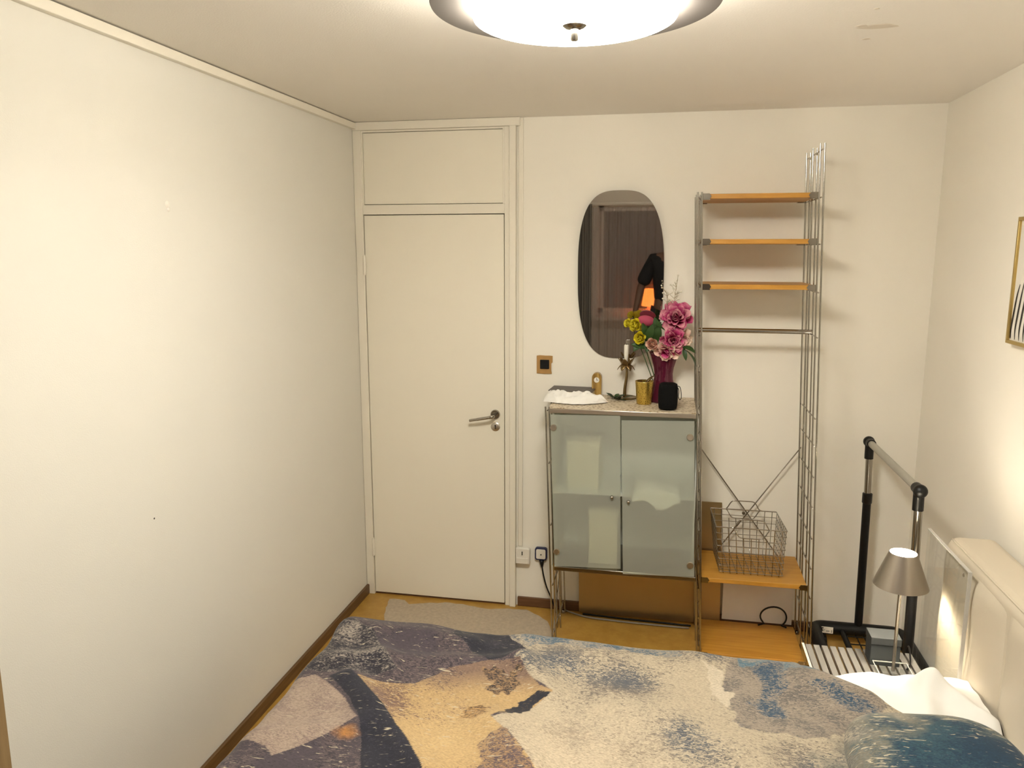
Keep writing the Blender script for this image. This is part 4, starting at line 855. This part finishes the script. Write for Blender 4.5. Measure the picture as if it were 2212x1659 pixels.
def paint(X, Y):
    P = np.stack([X, Y], 1); n = len(X)
    n1, n2, n3 = nz(P, 14, 3.1), nz(P, 14, 9.7), nz(P, 4.5, 1.9)
    f1, f2, f3 = nz(P, 45, 5.5), nz(P, 45, 8.8), nz(P, 8, 6.6)
    Xw, Yw = X+.016*n1+.016*f1, Y+.016*n2+.016*f2
    Xs, Ys = X+.004*n1, Y+.004*n2
    C = lambda *c: np.array(srgb(*c))
    ca = np.tile(C(212, 196, 170), (n, 1)); cb = np.tile(C(132, 122, 114), (n, 1)); th = .525-.12*n3-.10*f3; fl = np.zeros(n)
    def put(poly, a, b, t, sharp=True, f=0.0):
        k = inpoly(Xs if sharp else Xw, Ys if sharp else Yw, poly)
        ca[k] = srgb(*a); cb[k] = srgb(*b); th[k] = t if np.isscalar(t) else t[k]; fl[k] = f
        return k
    # cream side with grey-blue fibres
    t = np.clip((n3+.1)*2.5, 0, 1)[:, None]; cb = cb*(1-t)+C(98, 104, 114)*t
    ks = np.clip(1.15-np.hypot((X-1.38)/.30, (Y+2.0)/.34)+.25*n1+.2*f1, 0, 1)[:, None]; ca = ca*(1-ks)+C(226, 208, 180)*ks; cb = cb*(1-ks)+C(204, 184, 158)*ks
    g = put(GREYPATCH, (178, 164, 148), (122, 116, 112), .53-.10*n1, False)
    h = nz(P, 9, 2.2); k = g & (h > .10+.12*f1); cb[k] = srgb(58, 90, 116); th[k] = .56-.25*h[k]
    put(WHITEPATH, (228, 214, 190), (212, 196, 174), .6, False)
    put(BLUETOP, (84, 112, 134), (190, 178, 160), .50+.14*n1, False)
    k = (Y > -1.40+.03*n1+.02*f1) & (X > 1.85) & (nz(P, 7, 6.1) > -.1); ca[k] = srgb(92, 130, 150); cb[k] = srgb(176, 168, 156); th[k] = .50+.1*n1[k]
    # deep blue towards the pillow, cream flecks around it
    kk = np.hypot((X-2.33)/.27, (Y+2.03)/.30)+.30*n1+.18*n3+.15*f1
    t = np.clip((1.35-kk)/.45, 0, 1)[:, None]; ca = ca*(1-t)+C(92, 112, 118)*t; cb = cb*(1-t)+C(150, 142, 122)*t
    t = np.clip((.98-kk)/.30, 0, 1)[:, None]; ca = ca*(1-t)+C(22, 60, 88)*t; cb = cb*(1-t)+C(48, 88, 104)*t
    k = (kk < 1.35); fl[k] = np.clip(1.0-abs(kk[k]-.85)/.45, 0.1, 1)
    # dark collage side
    lf = inpoly(Xs, Ys, LEFT); t = np.clip(.5+1.6*n3+.6*f3, 0, 1)[:, None]
    la = C(88, 77, 86)*(1-t)+C(144, 124, 120)*t; lb_ = C(44, 40, 54)*(1-t)+C(84, 74, 82)*t
    ca[lf] = la[lf]; cb[lf] = lb_[lf]; th[lf] = (.50-.20*n3-.1*f3)[lf]; fl[lf] = .45
    put(NAVYTOP, (38, 39, 53), (84, 78, 90), .57+.12*n1, True, .35)
    put(SPECK, (46, 43, 56), (182, 170, 158), .535-.1*n1, True, .2)
    put(TAUPE, (190, 168, 150), (162, 140, 130), .52+.12*n1, True, .25)
    put(TAN, (212, 178, 126), (140, 110, 96), .56-.20*n3-.12*f3, True, .40)
    tt = np.clip((Y+1.74+.06*n3+.03*f3)/.12, 0, 1)[:, None]; k = inpoly(Xs, Ys, TAN)
    ca[k] = (ca*(1-tt)+C(150, 122, 104)*tt)[k]; cb[k] = (cb*(1-tt)+C(84, 70, 76)*tt)[k]
    for cx_, cy_, rx_, ry_, c1_, c2_ in ((1.065, -1.81, .045, .04, (196, 152, 96), (88, 68, 52)), (1.135, -1.635, .04, .06, (176, 142, 104), (46, 42, 48)), (1.08, -1.60, .05, .03, (170, 136, 100), (60, 52, 56))):
        k = inpoly(Xs, Ys, TAN) & (np.hypot((X-cx_)/rx_, (Y-cy_)/ry_) < 1+.7*n1+.6*f1); ca[k] = srgb(*c1_); cb[k] = srgb(*c2_); th[k] = .50
    put(PURPB, (180, 144, 108), (108, 92, 96), .49, False, .3)
    put(STREAK, (40, 43, 56), (120, 96, 70), .58, False)
    put(BAND, (36, 37, 53), (66, 62, 76), .57, True, .35)
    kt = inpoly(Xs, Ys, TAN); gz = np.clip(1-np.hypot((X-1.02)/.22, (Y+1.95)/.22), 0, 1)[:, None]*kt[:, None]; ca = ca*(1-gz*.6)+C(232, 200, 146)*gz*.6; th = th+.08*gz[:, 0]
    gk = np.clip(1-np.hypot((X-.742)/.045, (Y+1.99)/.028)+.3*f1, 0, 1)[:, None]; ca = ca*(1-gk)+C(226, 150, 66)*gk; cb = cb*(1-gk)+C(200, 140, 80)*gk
    return ca, cb, th, fl
def set_print(me, X, Y):
    ca, cb, th, fl = paint(X, Y); n = len(X); ca = ca*.68; cb = cb*.68
    for nm, c in (('ca', ca), ('cb', cb)):
        a = me.attributes.new(nm, 'FLOAT_COLOR', 'POINT'); a.data.foreach_set('color', np.concatenate([c, np.ones((n, 1))], 1).astype(np.float32).ravel())
    for nm, c in (('th', th), ('fl', fl)):
        a = me.attributes.new(nm, 'FLOAT', 'POINT'); a.data.foreach_set('value', c.astype(np.float32))
XE, YE, ZD = .495, -1.345, .532        # duvet edges (foot, far side) and height
def fall(s, r=.05):                    # s metres past the edge -> (out, down)
    if s <= 0: return s, 0
    a = s/r
    if a < pi/2: return r*math.sin(a), r*(1-math.cos(a))
    return r, r+(s-r*pi/2)
us = [-.30+.30*i/24 for i in range(24)]+[ (1.85)*i/470 for i in range(471)]
vs_ = [-.25+.25*i/20 for i in range(20)]+[.95*i/300 for i in range(301)]+[.95+.75*i/30 for i in range(1, 31)]
def ridge(x, y, p, q, w):
    p, q = Vector(p), Vector(q); d = q-p; t = max(0, min(1, (Vector((x, y))-p).dot(d)/d.dot(d))); e = (Vector((x, y))-(p+d*t)).length
    return math.exp(-(e/w)**2)
RID = [((.50, -1.40), (.95, -1.42), .06, .016), ((.55, -1.62), (1.15, -1.52), .05, .014), ((.64, -1.72), (1.0, -2.10), .05, .014), ((1.15, -1.50), (1.27, -1.67), .05, .016), ((1.13, -1.86), (1.27, -2.05), .07, .018), ((.62, -1.45), (.76, -1.66), .04, .012),
       ((1.30, -1.45), (1.7, -1.40), .07, .008), ((1.9, -1.5), (2.2, -1.75), .09, -.005), ((1.55, -1.75), (1.9, -1.95), .1, .01), ((2.05, -1.42), (2.22, -1.50), .05, .012), ((.5, -2.05), (.75, -1.95), .05, .01)]
def hgt(x, y):
    h = .016*noise.noise(Vector((x*3.2, y*3.2, .3)))+.007*noise.noise(Vector((x*9, y*7, 2.3)))+.012*(.5-abs(noise.noise(Vector((x*4.5+.4*y, y*3.2, 6.1)))))*(1 if x < 1.3 else .5)
    for p, q, wd, a in RID: h += 1.7*a*ridge(x, y, p, q, wd)
    # rises onto the pillow at the head end
    dd = math.hypot((x-2.29)/.24, (y+2.0)/.34); h += .022*max(0, 1-dd*dd)**1.3
    return h
V = []; XY = []
nu, nv = len(us), len(vs_)
for v in vs_:
    y_arc = -v; oy, dy = fall(-v) if v < 0 else (-v, 0)
    for u in us:
        ox, dx = fall(-u) if u < 0 else (-u, 0)
        y = YE+oy
        xr = 2.07+.27*min(1, max(0, (-1.36-y)/.20))**.8-.495   # right end of the duvet at this y
        xx = XE-ox if u < 0 else XE+u*xr/1.85
        xx += .014*noise.noise(Vector((y*5, 0, 4)))*(1 if u <= 0 else max(0, 1-u*3))
        yy = y+.012*noise.noise(Vector((xx*4, 7, 0)))*(1 if v <= 0 else max(0, 1-v*5))
        z = ZD+hgt(xx, yy)-dx-dy
        if u > 1.80: z -= .03*((u-1.80)/.05)**2
        if dx and dy: z = ZD+hgt(xx, yy)-max(dx, dy)-.3*min(dx, dy)
        V.append((xx, yy, max(z, .16))); XY.append((XE+min(u, 0)*.4 if u < 0 else xx, YE-v if v < 0 else yy))
F = [(j*nu+i, j*nu+i+1, (j+1)*nu+i+1, (j+1)*nu+i) for j in range(nv-1) for i in range(nu-1)]
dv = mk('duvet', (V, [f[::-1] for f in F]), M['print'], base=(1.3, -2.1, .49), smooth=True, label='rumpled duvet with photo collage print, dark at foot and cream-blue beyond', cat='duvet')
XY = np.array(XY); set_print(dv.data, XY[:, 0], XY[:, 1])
# ---- pillow in matching print
def pillow(cx, cy, cz_, hx_, hy_, ht, lean=0, tilt=0):
    def f(u, v):
        a = u*2*pi; ph = -pi/2+pi*v; c, s = math.cos(a), math.sin(a); e = .62
        r = math.cos(ph)**.55 if 0 < v < 1 else 0
        x = math.copysign(abs(c)**e, c)*hx_*r; y = math.copysign(abs(s)**e, s)*hy_*r
        z = ht*math.copysign(abs(math.sin(ph))**1.2, math.sin(ph))
        n_ = noise.noise(Vector((x*6+cx, y*6, v*2)))*.012
        return Vector((cx+x, cy+y, cz_+z+n_+lean*x+tilt*y))
    return grid(f, 96, 60, True)
pg = pillow(2.285, -1.995, .607, .215, .285, .060, .05, .0)
pw = mk('pillow', pg, M['print'], base=(2.285, -1.995, .55), smooth=True, label='pillow in deep blue printed case lying on the duvet', cat='pillow')
set_print(pw.data, np.array([p[0] for p in pg[0]]), np.array([p[1] for p in pg[0]]))
# ---- white sheet crumpled at the head end
def sheet(u, v):
    x = 1.95+.605*u; s = -.16+1.2*v; oy, dy = fall(-s, .04) if s < 0 else (-s, 0); y = -1.345+oy
    z = .500+.010*noise.noise(Vector((x*7, y*7, 0)))-dy
    z += .030*max(0, min(1, (x-2.12)/.15))*(1 if y > -1.55 else max(0, 1-(-1.55-y)/.1))
    z += .045*math.exp(-((x-2.405)/.045)**2-((y+1.42)/.06)**2)+.022*math.exp(-((x-2.47)/.05)**2-((y+1.47)/.08)**2)+.022*ridge(x, y, (2.36, -1.60), (2.41, -1.42), .035)+.028*ridge(x, y, (2.43, -1.44), (2.54, -1.58), .03)
    z += .006*noise.noise(Vector((x*20, y*20, 5)))
    return Vector((x, y+.006*noise.noise(Vector((x*9, 0, 2))), z))
mk('bed_sheet', grid(sheet, 110, 150), M['linen'], base=(2.25, -1.9, .49), smooth=True, label='white crumpled bed sheet between the duvet and the headboard', cat='sheet')
wp = pillow(2.43, -2.60, .60, .10, .28, .09, 0, 0)
mk('pillow', wp, M['linen'], base=(2.43, -2.60, .51), smooth=True, label='white pillow against the headboard nearer the camera', cat='pillow')

# ------------------------------------------------------------------ tall cupboard at the left wall, close to the camera
wd = thing('cupboard', (.15, -3.0, 0), 'tan wooden cupboard by the left wall, cut by the left picture edge', 'cupboard')
M['tanwood'] = wood('tan_veneer', (.22, .14, .06), (.30, .20, .09), 'z', 4, .5)
mk('cupboard_body', box(.016, .285, -3.5, -2.622, 0, 2.05), M['tanwood'], wd, bev=.003)
for y0, y1, ky in ((-3.495, -3.07, -3.10), (-3.065, -2.638, -3.03)):
    dd_ = mk('cupboard_door', box(.285, .303, y0, y1, .06, 2.045), M['tanwood'], wd, bev=.002)
mk('door_knob', lathe([(0, .028), (.012, .024), (.014, .014), (.006, .006), (.006, 0)], (.303, -2.70, .56), 16, 'x'), M['brass2'], dd_, smooth=True)
mk('door_knob', lathe([(0, .028), (.012, .024), (.014, .014), (.006, .006), (.006, 0)], (.303, -3.40, .56), 16, 'x'), M['brass2'], wd, smooth=True)

# ------------------------------------------------------------------ the photographer (seen only in the mirror)
M['skin'] = plain('skin', (.13, .07, .045), .55); M['tee'] = plain('black_tee', (.008, .008, .009), .9); M['jeans'] = plain('dark_trousers', (.010, .011, .014), .85); M['hair'] = plain('dark_hair', (.012, .009, .007), .7)
PX, PY = 1.600, -4.20
per = thing('person', (PX, PY, 0), 'person in black T-shirt reflected in the mirror, one arm hanging, phone raised', 'person')
J = {'pelvis': ((PX, PY, .95), (.15, .11)), 'waist': ((PX, PY, 1.10), (.16, .11)), 'chest': ((PX, PY+.01, 1.30), (.185, .12)), 'collar': ((PX, PY, 1.46), (.11, .08)), 'neck': ((PX, PY+.01, 1.545), .055), 'skull': ((PX, PY+.03, 1.63), (.068, .08)), 'crown': ((PX, PY+.02, 1.74), (.062, .075)),
     'shl': ((PX-.175, PY, 1.455), .060), 'ell': ((PX-.300, PY-.02, 1.17), .042), 'wrl': ((PX-.350, PY+.03, .92), .028), 'pal': ((PX-.352, PY+.05, .85), (.022, .036)),
     'shr': ((PX+.175, PY, 1.455), .060), 'elr': ((PX+.245, PY+.19, 1.62), .042), 'wrr': ((PX+.125, PY+.275, 1.80), .028), 'par': ((PX+.095, PY+.30, 1.855), (.022, .034)),
     'hpl': ((PX-.095, PY, .88), .095), 'knl': ((PX-.105, PY+.02, .48), .062), 'anl': ((PX-.11, PY-.02, .09), .042), 'tol': ((PX-.12, PY+.13, .045), .035),
     'hpr': ((PX+.095, PY, .88), .095), 'knr': ((PX+.105, PY+.02, .48), .062), 'anr': ((PX+.11, PY-.02, .09), .042), 'tor': ((PX+.12, PY+.13, .045), .035)}
E_ = [('pelvis', 'waist'), ('waist', 'chest'), ('chest', 'collar'), ('collar', 'neck'), ('neck', 'skull'), ('skull', 'crown'), ('collar', 'shl'), ('shl', 'ell'), ('ell', 'wrl'), ('wrl', 'pal'), ('collar', 'shr'), ('shr', 'elr'), ('elr', 'wrr'), ('wrr', 'par'), ('pelvis', 'hpl'), ('hpl', 'knl'), ('knl', 'anl'), ('anl', 'tol'), ('pelvis', 'hpr'), ('hpr', 'knr'), ('knr', 'anr'), ('anr', 'tor')]
# fingers
for sd, base, dirn, side in (('l', Vector((PX-.352, PY+.055, .825)), Vector((.02, .10, -1)), Vector((0, 1, 0))), ('r', Vector((PX+.080, PY+.305, 1.872)), Vector((-.75, -.05, .55)), Vector((.45, .0, .55)))):
    d = dirn.normalized()
    for k, ln in enumerate((.068, .076, .072, .058)):
        b0 = base+side.normalized()*(.027-.018*k)
        J[f'f{sd}{k}a'] = (tuple(b0), .0095); J[f'f{sd}{k}b'] = (tuple(b0+d*ln*.55), .0088); J[f'f{sd}{k}c'] = (tuple(b0+d*ln+Vector((.012 if sd == 'l' else 0, -.012 if sd == 'r' else .0, 0))), .0078)
        E_ += [('pa'+sd, f'f{sd}{k}a'), (f'f{sd}{k}a', f'f{sd}{k}b'), (f'f{sd}{k}b', f'f{sd}{k}c')]
    tb = base-d*.03+side.normalized()*.035; J[f't{sd}a'] = (tuple(tb), .011); J[f't{sd}b'] = (tuple(tb+d*.035+side.normalized()*.022), .009)
    E_ += [('pa'+sd, f't{sd}a'), (f't{sd}a', f't{sd}b')]
import bmesh
def skin_obj(name, J, E_, mat, parent, sub=2):
    names = list(J); bm = bmesh.new(); lay = bm.verts.layers.skin.verify(); vs2 = []
    for i, n in enumerate(names):
        v = bm.verts.new(Vector(J[n][0])-BASE[parent.name]); r = J[n][1]; v[lay].radius = r if isinstance(r, tuple) else (r, r); v[lay].use_root = (i == 0); vs2.append(v)
    for a, b in E_: bm.edges.new((vs2[names.index(a)], vs2[names.index(b)]))
    me = bpy.data.meshes.new(name); bm.to_mesh(me); bm.free(); me.materials.append(mat)
    o = bpy.data.objects.new(name, me); COL.objects.link(o); o.parent = parent; BASE[o.name] = BASE[parent.name].copy()
    m = o.modifiers.new('skin', 'SKIN'); m.use_smooth_shade = True
    s_ = o.modifiers.new('sub', 'SUBSURF'); s_.levels = sub; s_.render_levels = sub
    return o
body = skin_obj('body', J, E_, M['skin'], per)
gr = lambda n, k: (J[n][0], tuple(x*k+.004 for x in (J[n][1] if isinstance(J[n][1], tuple) else (J[n][1],)*2)))
TJ = {n: gr(n, 1.10) for n in ('pelvis', 'waist', 'chest', 'collar', 'shl', 'shr')}
TJ['sll'] = (tuple(Vector(J['shl'][0]).lerp(Vector(J['ell'][0]), .95)), (.078, .078)); TJ['slr'] = (tuple(Vector(J['shr'][0]).lerp(Vector(J['elr'][0]), .75)), (.062, .062))
skin_obj('tee_shirt', TJ, [('pelvis', 'waist'), ('waist', 'chest'), ('chest', 'collar'), ('collar', 'shl'), ('collar', 'shr'), ('shl', 'sll'), ('shr', 'slr')], M['tee'], per)
QJ = {n: gr(n, 1.12) for n in ('pelvis', 'hpl', 'knl', 'anl', 'hpr', 'knr', 'anr')}
skin_obj('trousers', QJ, [('pelvis', 'hpl'), ('hpl', 'knl'), ('knl', 'anl'), ('pelvis', 'hpr'), ('hpr', 'knr'), ('knr', 'anr')], M['jeans'], per)
HC = Vector((PX, PY+.022, 1.665))
def hairf(u, v):
    a = u*2*pi; ph = v*pi*.62; d = Vector((math.sin(ph)*math.cos(a), math.sin(ph)*math.sin(a), math.cos(ph)))
    k = 1.0 if not (d.y > .45 and d.z < .45) else .80
    return HC+Vector((d.x*.088, d.y*.104-.008, d.z*.125))*k
mk('hair', grid(hairf, 40, 16, True), M['hair'], per, smooth=True)
for s in (-1, 1):
    mk('ear', ball((PX+s*.078, PY+.02, 1.645), .020, 8, 1.5), M['skin'], per, smooth=True)
    mk('eye', ball((PX+s*.031, PY+.103, 1.66), .011, 8), M['white'], per, smooth=True)
    mk('shoe', ([Vector((PX+s*.118+p[0]*.8, PY+.06+p[1]*2.0, max(0, .045+p[2]))) for p in ball((0, 0, 0), .075, 12, .75)[0]], ball((0, 0, 0), .075, 12)[1]), M['black'], per, smooth=True)
mk('nose', tube([(PX, PY+.100, 1.665), (PX, PY+.118, 1.640), (PX, PY+.128, 1.615), (PX, PY+.105, 1.608)], [.006, .010, .014, .008], 10), M['skin'], per, smooth=True)
M['lip'] = plain('lip', (.25, .09, .07), .5)
mk('mouth', tube([(PX-.024, PY+.098, 1.580), (PX, PY+.108, 1.581), (PX+.024, PY+.098, 1.580)], [.003, .006, .003], 8), M['lip'], per, smooth=True)
ph = thing('phone', (1.64, -3.88, 1.84), 'black phone held up by the person reflected in the mirror', 'phone')
mk('phone_body', prism(rrect(1.642, 1.872, .150, .074, .010), -3.890, -3.882), M['black'], ph, bev=.0015)
mk('camera_bump', prism(rrect(1.592, 1.885, .034, .034, .008), -3.882, -3.8795), M['black'], ph)
